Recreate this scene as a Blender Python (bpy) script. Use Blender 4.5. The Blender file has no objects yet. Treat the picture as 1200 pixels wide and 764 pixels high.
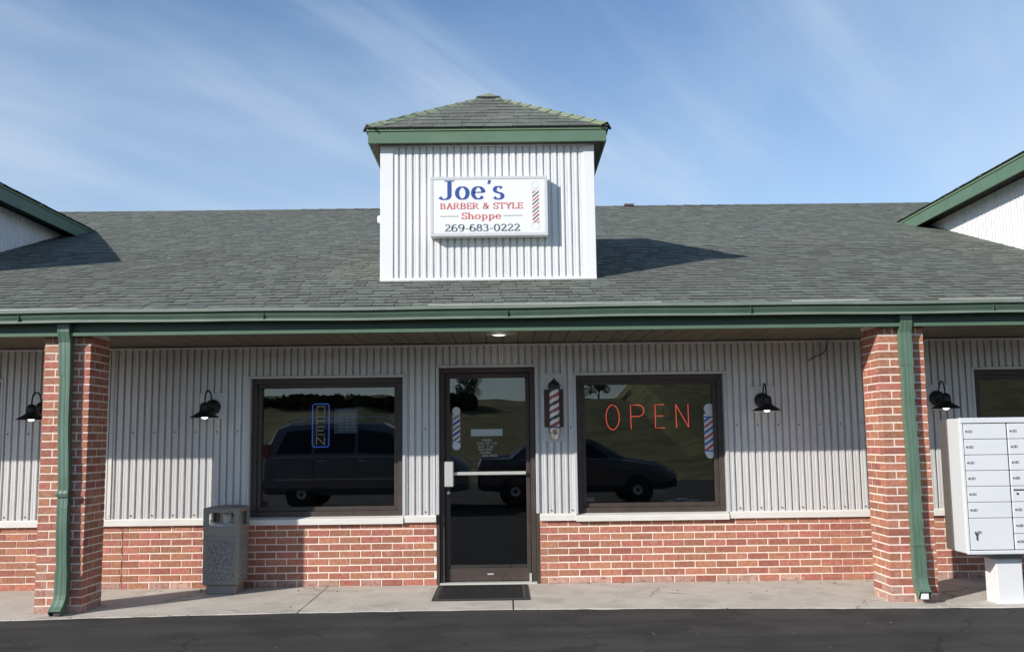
import bpy, math, random
from mathutils import Vector, Matrix
random.seed(7)
S = bpy.context.scene
COL = S.collection
pi = math.pi

# ------------------------------------------------------------------ camera
F, CX, CY = 1148.47, 600.44, 381.83
CAM = Vector((3.9362, -9.654, 1.3733)); YAW, PIT, ROL = -.0065, .1165, .0128
def _ray(x, y):
    a, b = x-CX, y-CY
    cr, sr = math.cos(ROL), math.sin(ROL)
    u, v = a*cr-b*sr, a*sr+b*cr
    x2, z2 = u/F, -v/F
    cp, sp = math.cos(PIT), math.sin(PIT)
    yy, z = cp-z2*sp, sp+z2*cp
    c, s = math.cos(YAW), math.sin(YAW)
    return Vector((x2*c-yy*s, x2*s+yy*c, z))
fw = _ray(600, 382).normalized()
rt = (_ray(700, 382)-_ray(500, 382)).normalized()
up = rt.cross(fw)
cam = bpy.data.objects.new('camera', bpy.data.cameras.new('camera'))
COL.objects.link(cam)
M = Matrix((rt, up, -fw)).transposed().to_4x4(); M.translation = CAM
cam.matrix_world = M
cam.data.lens = F/1200*36; cam.data.sensor_width = 36
cam.data.clip_start = .05; cam.data.clip_end = 2000
S.camera = cam
# ------------------------------------------------------------------ light
SUN = Vector((1.2, 1.0, -.775)).normalized()        # direction the light travels
sun = bpy.data.objects.new('sun', bpy.data.lights.new('sun', 'SUN'))
COL.objects.link(sun)
sun.data.energy = 5.0; sun.data.angle = math.radians(.53); sun.data.color = (1, .95, .88)
sun.rotation_euler = SUN.to_track_quat('-Z', 'Y').to_euler()
W = bpy.data.worlds.new('World'); S.world = W; W.use_nodes = True
nt = W.node_tree; nt.nodes.clear()
def N(t, **k):
    n = nt.nodes.new(t)
    for a, b in k.items(): setattr(n, a, b)
    return n
L = lambda a, b: nt.links.new(a, b)
out = N('ShaderNodeOutputWorld'); bg = N('ShaderNodeBackground'); bg.inputs[1].default_value = .125
sky = N('ShaderNodeTexSky', sky_type='NISHITA', sun_disc=False)
sky.sun_elevation = math.asin(-SUN.z)
sky.sun_rotation = math.atan2(-SUN.x, -SUN.y)
sky.air_density = 1.0; sky.dust_density = .15; sky.ozone_density = 4.0; sky.altitude = 200
tc = N('ShaderNodeTexCoord'); sep = N('ShaderNodeSeparateXYZ'); L(tc.outputs['Generated'], sep.inputs[0])
def math_(op, a, b=None, clamp=False):
    n = N('ShaderNodeMath', operation=op, use_clamp=clamp)
    for i, v in enumerate((a, b)):
        if v is None: continue
        if isinstance(v, (int, float)): n.inputs[i].default_value = v
        else: L(v, n.inputs[i])
    return n.outputs[0]
zc = math_('ADD', math_('MAXIMUM', sep.outputs[2], 0.0), .12)
cx_, cy_ = math_('DIVIDE', sep.outputs[0], zc), math_('DIVIDE', sep.outputs[1], zc)
comb = N('ShaderNodeCombineXYZ'); L(cx_, comb.inputs[0]); L(cy_, comb.inputs[1])
def cloud(rot, sc, scale, detail, lo, hi, off=(0,0,0), dist=.6):
    mp = N('ShaderNodeMapping'); mp.inputs['Rotation'].default_value = (0, 0, math.radians(rot))
    mp2 = N('ShaderNodeMapping'); mp2.inputs['Scale'].default_value = sc; mp2.inputs['Location'].default_value = off
    L(comb.outputs[0], mp.inputs[0]); L(mp.outputs[0], mp2.inputs[0])
    nz = N('ShaderNodeTexNoise'); nz.inputs['Scale'].default_value = scale; nz.inputs['Detail'].default_value = detail
    nz.inputs['Roughness'].default_value = .55; nz.inputs['Distortion'].default_value = dist
    L(mp2.outputs[0], nz.inputs['Vector'])
    mr = N('ShaderNodeMapRange', interpolation_type='SMOOTHSTEP'); mr.inputs[1].default_value = lo; mr.inputs[2].default_value = hi
    L(nz.outputs[0], mr.inputs[0]); return mr.outputs[0]
streak = cloud(-57, (.36, 2.0, 1), 1.7, 9, .42, .74, (1.3, .4, 0), .55)
patch = cloud(0, (1, 1, 1), .6, 2, .30, .62, (5.9, 3.4, 0), .2)
veil = cloud(-62, (.55, 1.0, 1), 1.0, 5, .36, .72, (5.1, 3.0, 0), .4)
cf = math_('ADD', math_('MULTIPLY', math_('MULTIPLY', streak, patch), .30), math_('MULTIPLY', veil, .30), clamp=True)
hz = N('ShaderNodeMapRange'); hz.inputs[1].default_value = .45; hz.inputs[2].default_value = .12; hz.inputs[3].default_value = .0; hz.inputs[4].default_value = .45
L(sep.outputs[2], hz.inputs[0])
cf = math_('ADD', cf, hz.outputs[0], clamp=True)
mix = N('ShaderNodeMix', data_type='RGBA'); L(cf, mix.inputs[0]); hsv = N('ShaderNodeHueSaturation'); hsv.inputs['Saturation'].default_value = 1.03; hsv.inputs['Value'].default_value = 1.20; L(sky.outputs[0], hsv.inputs['Color']); L(hsv.outputs[0], mix.inputs[6]); mix.inputs[7].default_value = (5.0, 5.9, 6.9, 1)
L(mix.outputs[2], bg.inputs[0]); L(bg.outputs[0], out.inputs[0])
S.view_settings.view_transform = 'Standard'; S.view_settings.look = 'None'
S.view_settings.exposure = 0.08; S.view_settings.gamma = 1
S.render.engine = 'CYCLES'
S.cycles.max_bounces = 8

# ------------------------------------------------------------------ materials
def mat(name, col, rough=.6, metal=0., noise=None, col2=None, bump=0., bscale=40., spec=.5, emit=None, estr=0., rnd=None, attr=None, stretch=None, coat=0., rlo=.35, rhi=.65):
    m = bpy.data.materials.new(name); m.use_nodes = True
    t = m.node_tree; b = t.nodes['Principled BSDF']
    b.inputs['Base Color'].default_value = (*col, 1); b.inputs['Roughness'].default_value = rough
    b.inputs['Metallic'].default_value = metal; b.inputs['Specular IOR Level'].default_value = spec
    b.inputs['Coat Weight'].default_value = coat
    if emit: b.inputs['Emission Color'].default_value = (*emit, 1); b.inputs['Emission Strength'].default_value = estr
    src = None
    vec = None
    if noise or bump:
        tcn = t.nodes.new('ShaderNodeTexCoord'); geo = t.nodes.new('ShaderNodeNewGeometry')
        vec = geo.outputs['Position']
        if stretch:
            mp = t.nodes.new('ShaderNodeMapping'); mp.inputs['Scale'].default_value = stretch
            t.links.new(vec, mp.inputs[0]); vec = mp.outputs[0]
    if noise:
        nz = t.nodes.new('ShaderNodeTexNoise'); nz.inputs['Scale'].default_value = noise; nz.inputs['Detail'].default_value = 6
        nz.inputs['Roughness'].default_value = .62
        t.links.new(vec, nz.inputs['Vector'])
        mr = t.nodes.new('ShaderNodeMapRange'); mr.inputs[1].default_value = rlo; mr.inputs[2].default_value = rhi
        t.links.new(nz.outputs[0], mr.inputs[0])
        mx = t.nodes.new('ShaderNodeMix'); mx.data_type = 'RGBA'
        mx.inputs[6].default_value = (*col, 1); mx.inputs[7].default_value = (*(col2 or col), 1)
        t.links.new(mr.outputs[0], mx.inputs[0]); src = mx.outputs[2]
    if rnd:      # (hue amount, value amount): per-object or per-face random
        if attr:
            an = t.nodes.new('ShaderNodeAttribute'); an.attribute_name = attr; r = an.outputs['Fac']
        else:
            oi = t.nodes.new('ShaderNodeObjectInfo'); r = oi.outputs['Random']
        hs = t.nodes.new('ShaderNodeHueSaturation')
        m1 = t.nodes.new('ShaderNodeMapRange'); m1.inputs[3].default_value = 1-rnd[1]; m1.inputs[4].default_value = 1+rnd[1]
        t.links.new(r, m1.inputs[0]); t.links.new(m1.outputs[0], hs.inputs['Value'])
        w = t.nodes.new('ShaderNodeTexWhiteNoise'); w.noise_dimensions = '1D'; t.links.new(r, w.inputs['W'])
        m2 = t.nodes.new('ShaderNodeMapRange'); m2.inputs[3].default_value = .5-rnd[0]; m2.inputs[4].default_value = .5+rnd[0]
        t.links.new(w.outputs[0], m2.inputs[0]); t.links.new(m2.outputs[0], hs.inputs['Hue'])
        if src: t.links.new(src, hs.inputs['Color'])
        else: hs.inputs['Color'].default_value = (*col, 1)
        src = hs.outputs[0]
    if src: t.links.new(src, b.inputs['Base Color'])
    if bump:
        bz = t.nodes.new('ShaderNodeTexNoise'); bz.inputs['Scale'].default_value = bscale; bz.inputs['Detail'].default_value = 5
        t.links.new(vec, bz.inputs['Vector'])
        bn = t.nodes.new('ShaderNodeBump'); bn.inputs['Strength'].default_value = bump; bn.inputs['Distance'].default_value = .01
        t.links.new(bz.outputs[0], bn.inputs['Height']); t.links.new(bn.outputs[0], b.inputs['Normal'])
    return m
def add_speckle(m, scale, col, thr=.62, amt=.8):
    t = m.node_tree; b = t.nodes['Principled BSDF']; ln = b.inputs['Base Color'].links
    geo = t.nodes.new('ShaderNodeNewGeometry'); nz = t.nodes.new('ShaderNodeTexNoise'); nz.inputs['Scale'].default_value = scale; nz.inputs['Detail'].default_value = 3
    t.links.new(geo.outputs['Position'], nz.inputs['Vector'])
    mr = t.nodes.new('ShaderNodeMapRange'); mr.inputs[1].default_value = thr; mr.inputs[2].default_value = thr+.08; mr.inputs[4].default_value = amt
    t.links.new(nz.outputs[0], mr.inputs[0])
    mx = t.nodes.new('ShaderNodeMix'); mx.data_type = 'RGBA'; mx.inputs[7].default_value = (*col, 1)
    if ln: t.links.new(ln[0].from_socket, mx.inputs[6])
    else: mx.inputs[6].default_value = b.inputs['Base Color'].default_value
    t.links.new(mr.outputs[0], mx.inputs[0]); t.links.new(mx.outputs[2], b.inputs['Base Color'])
    return m
m_brick = mat('brick', (.34, .118, .070), .85, noise=34, col2=(.47, .205, .140), bump=.5, bscale=160, rnd=(.013, .21))
add_speckle(m_brick, 55, (.17, .075, .065), .60, .55); add_speckle(m_brick, 7, (.50, .30, .24), .60, .45)
m_brick_a = mat('brick_far', (.34, .118, .070), .85, noise=34, col2=(.47, .205, .140), bump=.5, bscale=160, rnd=(.013, .21), attr='tint')
add_speckle(m_brick_a, 55, (.17, .075, .065), .60, .55)
m_brick_low = mat('brick_weathered', (.40, .22, .17), .9, noise=16, col2=(.50, .33, .26), bump=.5, bscale=160, rnd=(.01, .15))
add_speckle(m_brick_low, 30, (.30, .12, .09), .55, .8)
m_mortar = mat('mortar', (.80, .66, .55), .95, noise=20, col2=(.88, .77, .67), bump=.5, bscale=200)
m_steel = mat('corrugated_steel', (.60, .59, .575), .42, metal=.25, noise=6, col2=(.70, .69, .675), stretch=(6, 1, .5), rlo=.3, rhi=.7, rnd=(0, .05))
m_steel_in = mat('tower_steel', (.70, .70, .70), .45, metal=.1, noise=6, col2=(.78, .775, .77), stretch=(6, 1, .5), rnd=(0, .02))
m_trim = mat('cream_trim', (.66, .63, .58), .5, noise=5, col2=(.72, .70, .66), stretch=(1, 1, 4))
m_galv = mat('light_trim', (.56, .57, .58), .4, metal=.2)
m_white = mat('white_metal', (.78, .78, .78), .4, noise=3, col2=(.74, .74, .735))
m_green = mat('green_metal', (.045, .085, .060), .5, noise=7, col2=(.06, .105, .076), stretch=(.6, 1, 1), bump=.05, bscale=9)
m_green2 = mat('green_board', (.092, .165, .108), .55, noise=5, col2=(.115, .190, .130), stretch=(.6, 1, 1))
m_greenl = mat('pale_green_edge', (.17, .25, .14), .6)
m_green_dn = mat('downspout_green', (.080, .145, .100), .42, noise=9, col2=(.115, .185, .135), stretch=(1, 1, .25), bump=.12, bscale=6)
add_speckle(m_green_dn, 40, (.33, .45, .38), .70, .5)
m_brown = mat('bronze_frame', (.046, .033, .028), .5, noise=10, col2=(.064, .047, .040))
m_brownl = mat('bronze_sill', (.15, .11, .098), .5, noise=8, col2=(.175, .13, .118))
m_shing = mat('shingle', (.110, .121, .099), .95, noise=14, col2=(.178, .192, .160), bump=.6, bscale=300, rnd=(.02, .17))
m_shing_a = mat('shingle_far', (.110, .121, .099), .95, noise=14, col2=(.178, .192, .160), bump=.6, bscale=300, rnd=(.02, .17), attr='tint')
for _m in (m_shing, m_shing_a): add_speckle(_m, 1.1, (.135, .135, .118), .50, .35)
m_butt = mat('shingle_edge', (.040, .044, .040), .95)
m_moss = mat('hip_cap_shingle', (.19, .24, .145), .95, noise=60, col2=(.25, .29, .19), bump=.6, bscale=300, rnd=(.01, .15))
m_conc = mat('concrete', (.46, .42, .36), .9, noise=2.2, col2=(.58, .53, .46), bump=.35, bscale=120)
add_speckle(m_conc, 9, (.36, .33, .28), .60, .35); add_speckle(m_conc, 120, (.25, .23, .2), .64, .5)
m_asph = mat('asphalt', (.034, .032, .030), .82, noise=1.6, col2=(.062, .058, .053), bump=.8, bscale=190, stretch=(.35, 2.4, 1), spec=.4)
add_speckle(m_asph, 260, (.12, .115, .108), .68, .6); add_speckle(m_asph, 9, (.085, .08, .075), .68, .35)
add_speckle(m_asph, 1.7, (.022, .021, .020), .52, .55)
def add_cracks(m, scale, width, col, amt):
    t = m.node_tree; b = t.nodes['Principled BSDF']; ln = b.inputs['Base Color'].links[0].from_socket
    geo = t.nodes.new('ShaderNodeNewGeometry'); nz = t.nodes.new('ShaderNodeTexNoise'); nz.inputs['Scale'].default_value = 2.5; nz.inputs['Detail'].default_value = 5
    t.links.new(geo.outputs['Position'], nz.inputs['Vector'])
    ad = t.nodes.new('ShaderNodeVectorMath'); ad.operation = 'MULTIPLY_ADD'; ad.inputs[1].default_value = (.5, .5, 0)
    t.links.new(nz.outputs['Color'], ad.inputs[0]); t.links.new(geo.outputs['Position'], ad.inputs[2])
    vo = t.nodes.new('ShaderNodeTexVoronoi'); vo.feature = 'DISTANCE_TO_EDGE'; vo.inputs['Scale'].default_value = scale; t.links.new(ad.outputs[0], vo.inputs['Vector'])
    mr = t.nodes.new('ShaderNodeMapRange'); mr.inputs[1].default_value = width; mr.inputs[2].default_value = width*.3; mr.inputs[3].default_value = 0; mr.inputs[4].default_value = amt; t.links.new(vo.outputs['Distance'], mr.inputs[0])
    n2_ = t.nodes.new('ShaderNodeTexNoise'); n2_.inputs['Scale'].default_value = .8; t.links.new(geo.outputs['Position'], n2_.inputs['Vector'])
    m2 = t.nodes.new('ShaderNodeMapRange'); m2.inputs[1].default_value = .48; m2.inputs[2].default_value = .56; t.links.new(n2_.outputs[0], m2.inputs[0])
    mu = t.nodes.new('ShaderNodeMath'); mu.operation = 'MULTIPLY'; t.links.new(mr.outputs[0], mu.inputs[0]); t.links.new(m2.outputs[0], mu.inputs[1])
    mx = t.nodes.new('ShaderNodeMix'); mx.data_type = 'RGBA'; mx.inputs[7].default_value = (*col, 1); t.links.new(ln, mx.inputs[6]); t.links.new(mu.outputs[0], mx.inputs[0]); t.links.new(mx.outputs[2], b.inputs['Base Color'])
add_cracks(m_asph, .8, .012, (.012, .012, .012), .8); add_cracks(m_conc, .55, .006, (.16, .145, .12), .7)
add_speckle(m_conc, 2.6, (.30, .27, .225), .56, .35); add_speckle(m_conc, 26, (.20, .18, .15), .66, .5)
add_speckle(m_asph, 130, (.13, .125, .115), .64, .55)
add_speckle(m_asph, 420, (.16, .15, .14), .66, .5)
m_grass = mat('grass', (.07, .10, .025), .95, noise=.4, col2=(.14, .15, .05), bump=1, bscale=30)
m_bank = mat('bank_grass', (.13, .13, .045), .95, noise=.25, col2=(.22, .19, .085), bump=1, bscale=8)
add_speckle(m_bank, .8, (.06, .075, .02), .52, .7)
m_black = mat('black_metal', (.012, .012, .012), .45)
m_rubber = mat('rubber_mat', (.030, .028, .026), .9, noise=60, col2=(.05, .047, .043), bump=.8, bscale=240)
m_rubl = mat('mat_edge', (.10, .085, .068), .9)
m_can = mat('can_plastic', (.240, .218, .190), .7, noise=50, col2=(.275, .25, .22), bump=.2, bscale=200)
m_agg = mat('aggregate', (.15, .145, .14), .9, bump=1, bscale=90, noise=85, col2=(.36, .35, .335), rlo=.42, rhi=.6); add_speckle(m_agg, 95, (.018, .018, .018), .60, .95)
m_bag = mat('white_bag', (.75, .74, .72), .5)
m_soffit = mat('soffit_wood', (.115, .100, .068), .75, noise=4, col2=(.145, .125, .088), stretch=(3, .5, 1), rnd=(.005, .05))
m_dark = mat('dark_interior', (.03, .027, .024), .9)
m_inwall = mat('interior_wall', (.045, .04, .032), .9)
m_alu = mat('aluminium', (.72, .70, .66), .35, metal=.5)
m_chrome = mat('chrome', (.66, .66, .66), .28, metal=1)
m_blue = mat('sign_blue', (.03, .075, .30), .5)
m_red = mat('sign_red', (.62, .14, .13), .5)
m_slate = mat('sign_slate', (.10, .13, .17), .5)
m_signw = mat('sign_face', (.80, .80, .79), .35)
m_dw = mat('decal_white', (.62, .66, .70), .6); m_db = mat('decal_blue', (.04, .11, .45), .6); m_dr = mat('decal_red', (.50, .06, .05), .6)
m_dgrey = mat('decal_grey', (.42, .46, .48), .7); m_letter = mat('hours_white', (.55, .56, .57), .7)
m_neonr = mat('neon_red', (.3, .02, .02), .4, emit=(1, .10, .07), estr=1.05)
m_neonb = mat('neon_blue', (.02, .03, .2), .4, emit=(.07, .13, .60), estr=.6)
m_neony = mat('neon_dim', (.22, .21, .16), .4, emit=(.26, .26, .2), estr=.45)  # letter tubes given a weak glow of their own
m_bulb = mat('lit_bulb', (.9, .9, .85), .4, emit=(1, .97, .9), estr=2.5)
m_maroon = mat('maroon_block', (.085, .055, .048), .7)
m_mail = mat('mailbox_grey', (.66, .675, .69), .42, noise=2, col2=(.70, .71, .72))
m_mailside = mat('mailbox_side', (.60, .615, .61), .5)
m_mailback = mat('mailbox_rear', (.115, .10, .092), .6)
m_gap = mat('gap_dark', (.05, .05, .055), .8)
m_plaq = mat('number_plaque', (.42, .43, .44), .4)
m_ink = mat('ink', (.03, .03, .035), .5)
m_ped = mat('pedestal', (.74, .74, .75), .5, noise=3, col2=(.69, .69, .69))
m_paper = mat('paper', (.7, .7, .72), .7)
def glassmat(name, tint):
    m = bpy.data.materials.new(name); m.use_nodes = True; t = m.node_tree; t.nodes.clear()
    o = t.nodes.new('ShaderNodeOutputMaterial'); mx = t.nodes.new('ShaderNodeMixShader')
    tr = t.nodes.new('ShaderNodeBsdfTransparent'); tr.inputs[0].default_value = (*tint, 1)
    gl = t.nodes.new('ShaderNodeBsdfGlossy'); gl.inputs['Roughness'].default_value = .006; gl.inputs[0].default_value = (.95, .95, .95, 1)
    fr = t.nodes.new('ShaderNodeFresnel'); fr.inputs[0].default_value = 1.78
    t.links.new(fr.outputs[0], mx.inputs[0]); t.links.new(tr.outputs[0], mx.inputs[1]); t.links.new(gl.outputs[0], mx.inputs[2])
    t.links.new(mx.outputs[0], o.inputs[0]); return m
m_glass = glassmat('window_glass', (.80, .82, .80))

# ------------------------------------------------------------------ helpers
class MB:
    def __init__(s): s.v = []; s.f = []; s.mi = []; s.t = []
    def quad(s, a, b, c, d, mi=0, t=0.): 
        i = len(s.v); s.v += [a, b, c, d]; s.f.append((i, i+1, i+2, i+3)); s.mi.append(mi); s.t.append(t)
    def poly(s, pts, mi=0, t=0.):
        i = len(s.v); s.v += list(pts); s.f.append(tuple(range(i, i+len(pts)))); s.mi.append(mi); s.t.append(t)
    def grid(s, rows, closed=False, mi=0, t=0.):
        i = len(s.v); n = len(rows[0])
        for r in rows: s.v += list(r)
        for a in range(len(rows)-1):
            for b in range(n if closed else n-1):
                c = (b+1) % n
                s.f.append((i+a*n+b, i+a*n+c, i+(a+1)*n+c, i+(a+1)*n+b)); s.mi.append(mi); s.t.append(t)
    def box(s, x0, x1, y0, y1, z0, z1, mi=0, t=0., skip=''):
        P = [(x0,y0,z0),(x1,y0,z0),(x1,y1,z0),(x0,y1,z0),(x0,y0,z1),(x1,y0,z1),(x1,y1,z1),(x0,y1,z1)]
        i = len(s.v); s.v += P
        for k, f in (('b',(0,3,2,1)),('t',(4,5,6,7)),('f',(0,1,5,4)),('k',(2,3,7,6)),('l',(3,0,4,7)),('r',(1,2,6,5))):
            if k in skip: continue
            s.f.append(tuple(i+q for q in f)); s.mi.append(mi); s.t.append(t)
    def bbox(s, x0, x1, y0, y1, z0, z1, b=.004, mi=0):   # box with every edge chamfered
        xs=(x0,x0+b,x1-b,x1); ys=(y0,y0+b,y1-b,y1); zs=(z0,z0+b,z1-b,z1)
        i = len(s.v); idx = {}
        def V(a, c, d):
            k = (a, c, d)
            if k not in idx: idx[k] = len(s.v); s.v.append((xs[a], ys[c], zs[d]))
            return idx[k]
        def q(*l):
            s.f.append(tuple(V(*p) for p in l)); s.mi.append(mi); s.t.append(0.)
        q((1,0,1),(2,0,1),(2,0,2),(1,0,2)); q((2,3,1),(1,3,1),(1,3,2),(2,3,2))
        q((0,2,1),(0,1,1),(0,1,2),(0,2,2)); q((3,1,1),(3,2,1),(3,2,2),(3,1,2))
        q((1,1,3),(2,1,3),(2,2,3),(1,2,3)); q((1,2,0),(2,2,0),(2,1,0),(1,1,0))
        for a in (1,2):                     # vertical edges etc.
            pass
        q((0,1,1),(1,0,1),(1,0,2),(0,1,2)); q((2,0,1),(3,1,1),(3,1,2),(2,0,2)); q((3,2,1),(2,3,1),(2,3,2),(3,2,2)); q((1,3,1),(0,2,1),(0,2,2),(1,3,2))
        q((1,0,2),(2,0,2),(2,1,3),(1,1,3)); q((3,1,2),(3,2,2),(2,2,3),(2,1,3)); q((2,3,2),(1,3,2),(1,2,3),(2,2,3)); q((0,2,2),(0,1,2),(1,1,3),(1,2,3))
        q((2,0,1),(1,0,1),(1,1,0),(2,1,0)); q((3,2,1),(3,1,1),(2,1,0),(2,2,0)); q((1,3,1),(2,3,1),(2,2,0),(1,2,0)); q((0,1,1),(0,2,1),(1,2,0),(1,1,0))
        q((0,1,2),(1,0,2),(1,1,3)); q((2,0,2),(3,1,2),(2,1,3)); q((3,2,2),(2,3,2),(2,2,3)); q((1,3,2),(0,2,2),(1,2,3))
        q((1,0,1),(0,1,1),(1,1,0)); q((3,1,1),(2,0,1),(2,1,0)); q((2,3,1),(3,2,1),(2,2,0)); q((0,2,1),(1,3,1),(1,2,0))
    def tube(s, pts, r, n=8, mi=0, cap=True):
        rows = []; pts = [Vector(p) for p in pts]; prev = None
        for i, p in enumerate(pts):
            d = (pts[min(i+1, len(pts)-1)]-pts[max(i-1, 0)]).normalized()
            a = prev if prev else (Vector((0,0,1)) if abs(d.z) < .9 else Vector((1,0,0)))
            u = (a-d*a.dot(d)).normalized(); prev = u; v = d.cross(u)
            rr = r[i] if isinstance(r, (list, tuple)) else r
            rows.append([tuple(p+(u*math.cos(2*pi*k/n)+v*math.sin(2*pi*k/n))*rr) for k in range(n)])
        s.grid(rows, True, mi)
        if cap: s.poly(rows[0][::-1], mi); s.poly(rows[-1], mi)
    def lathe(s, prof, c=(0,0,0), n=24, mi=0, axis='z'):
        rows = []
        for r, z in prof:
            rr = []
            for k in range(n):
                a = 2*pi*k/n; q = (r*math.cos(a), r*math.sin(a), z)
                if axis == 'y': q = (q[0], z, q[1])
                rr.append((c[0]+q[0], c[1]+q[1], c[2]+q[2]))
            rows.append(rr)
        s.grid(rows, True, mi); s.poly(rows[0][::-1], mi); s.poly(rows[-1], mi)
    def prism(s, prof, x0, x1, mi=0):       # closed (y,z) profile run along X
        a = [(x0, y, z) for y, z in prof]; b = [(x1, y, z) for y, z in prof]
        s.grid([a, b], True, mi); s.poly(a[::-1], mi); s.poly(b, mi)
    def mesh(s, name, mats, smooth=False):
        me = bpy.data.meshes.new(name); me.from_pydata([tuple(p) for p in s.v], [], s.f)
        for m in (mats if isinstance(mats, (list, tuple)) else [mats]): me.materials.append(m)
        me.polygons.foreach_set('material_index', s.mi)
        if any(s.t):
            at = me.attributes.new('tint', 'FLOAT', 'FACE'); at.data.foreach_set('value', s.t)
        if smooth: me.polygons.foreach_set('use_smooth', [True]*len(s.f))
        me.update(); return me
    def build(s, name, mats, parent=None, smooth=False, **k):
        o = bpy.data.objects.new(name, s.mesh(name, mats, smooth)); COL.objects.link(o)
        if parent: setp(o, parent)
        for a, b in k.items(): o[a] = b
        return o
def setp(o, p):
    o.parent = p; w = Matrix.Translation(p['_w']) if '_w' in p else None
    if w is not None: o.matrix_parent_inverse = w.inverted()
def tag(o, label=None, category=None, group=None, kind=None):
    for k, v in (('label', label), ('category', category), ('group', group), ('kind', kind)):
        if v: o[k] = v
    return o
def thing(name, loc, label, category, group=None):
    o = bpy.data.objects.new(name, None); COL.objects.link(o); o.location = loc; o['_w'] = loc
    o.empty_display_size = .2
    return tag(o, label, category, group)
def B(name, m, parent, *a, bev=.003, **k):
    mb = MB(); mb.bbox(*a, b=bev); return mb.build(name, m, parent, **k)
def instance(me, name, loc, parent, scale=None, rot=None):
    o = bpy.data.objects.new(name, me); COL.objects.link(o); o.location = loc
    if scale: o.scale = scale
    if rot: o.rotation_euler = rot
    setp(o, parent); return o
def copy_tree(o, dx):
    c = o.copy(); COL.objects.link(c)
    for ch in o.children:
        d = ch.copy(); COL.objects.link(d); d.parent = c
        for g in ch.children:
            e = g.copy(); COL.objects.link(e); e.parent = d
    c.location = Vector(o.location)+Vector(dx); return c

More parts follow.
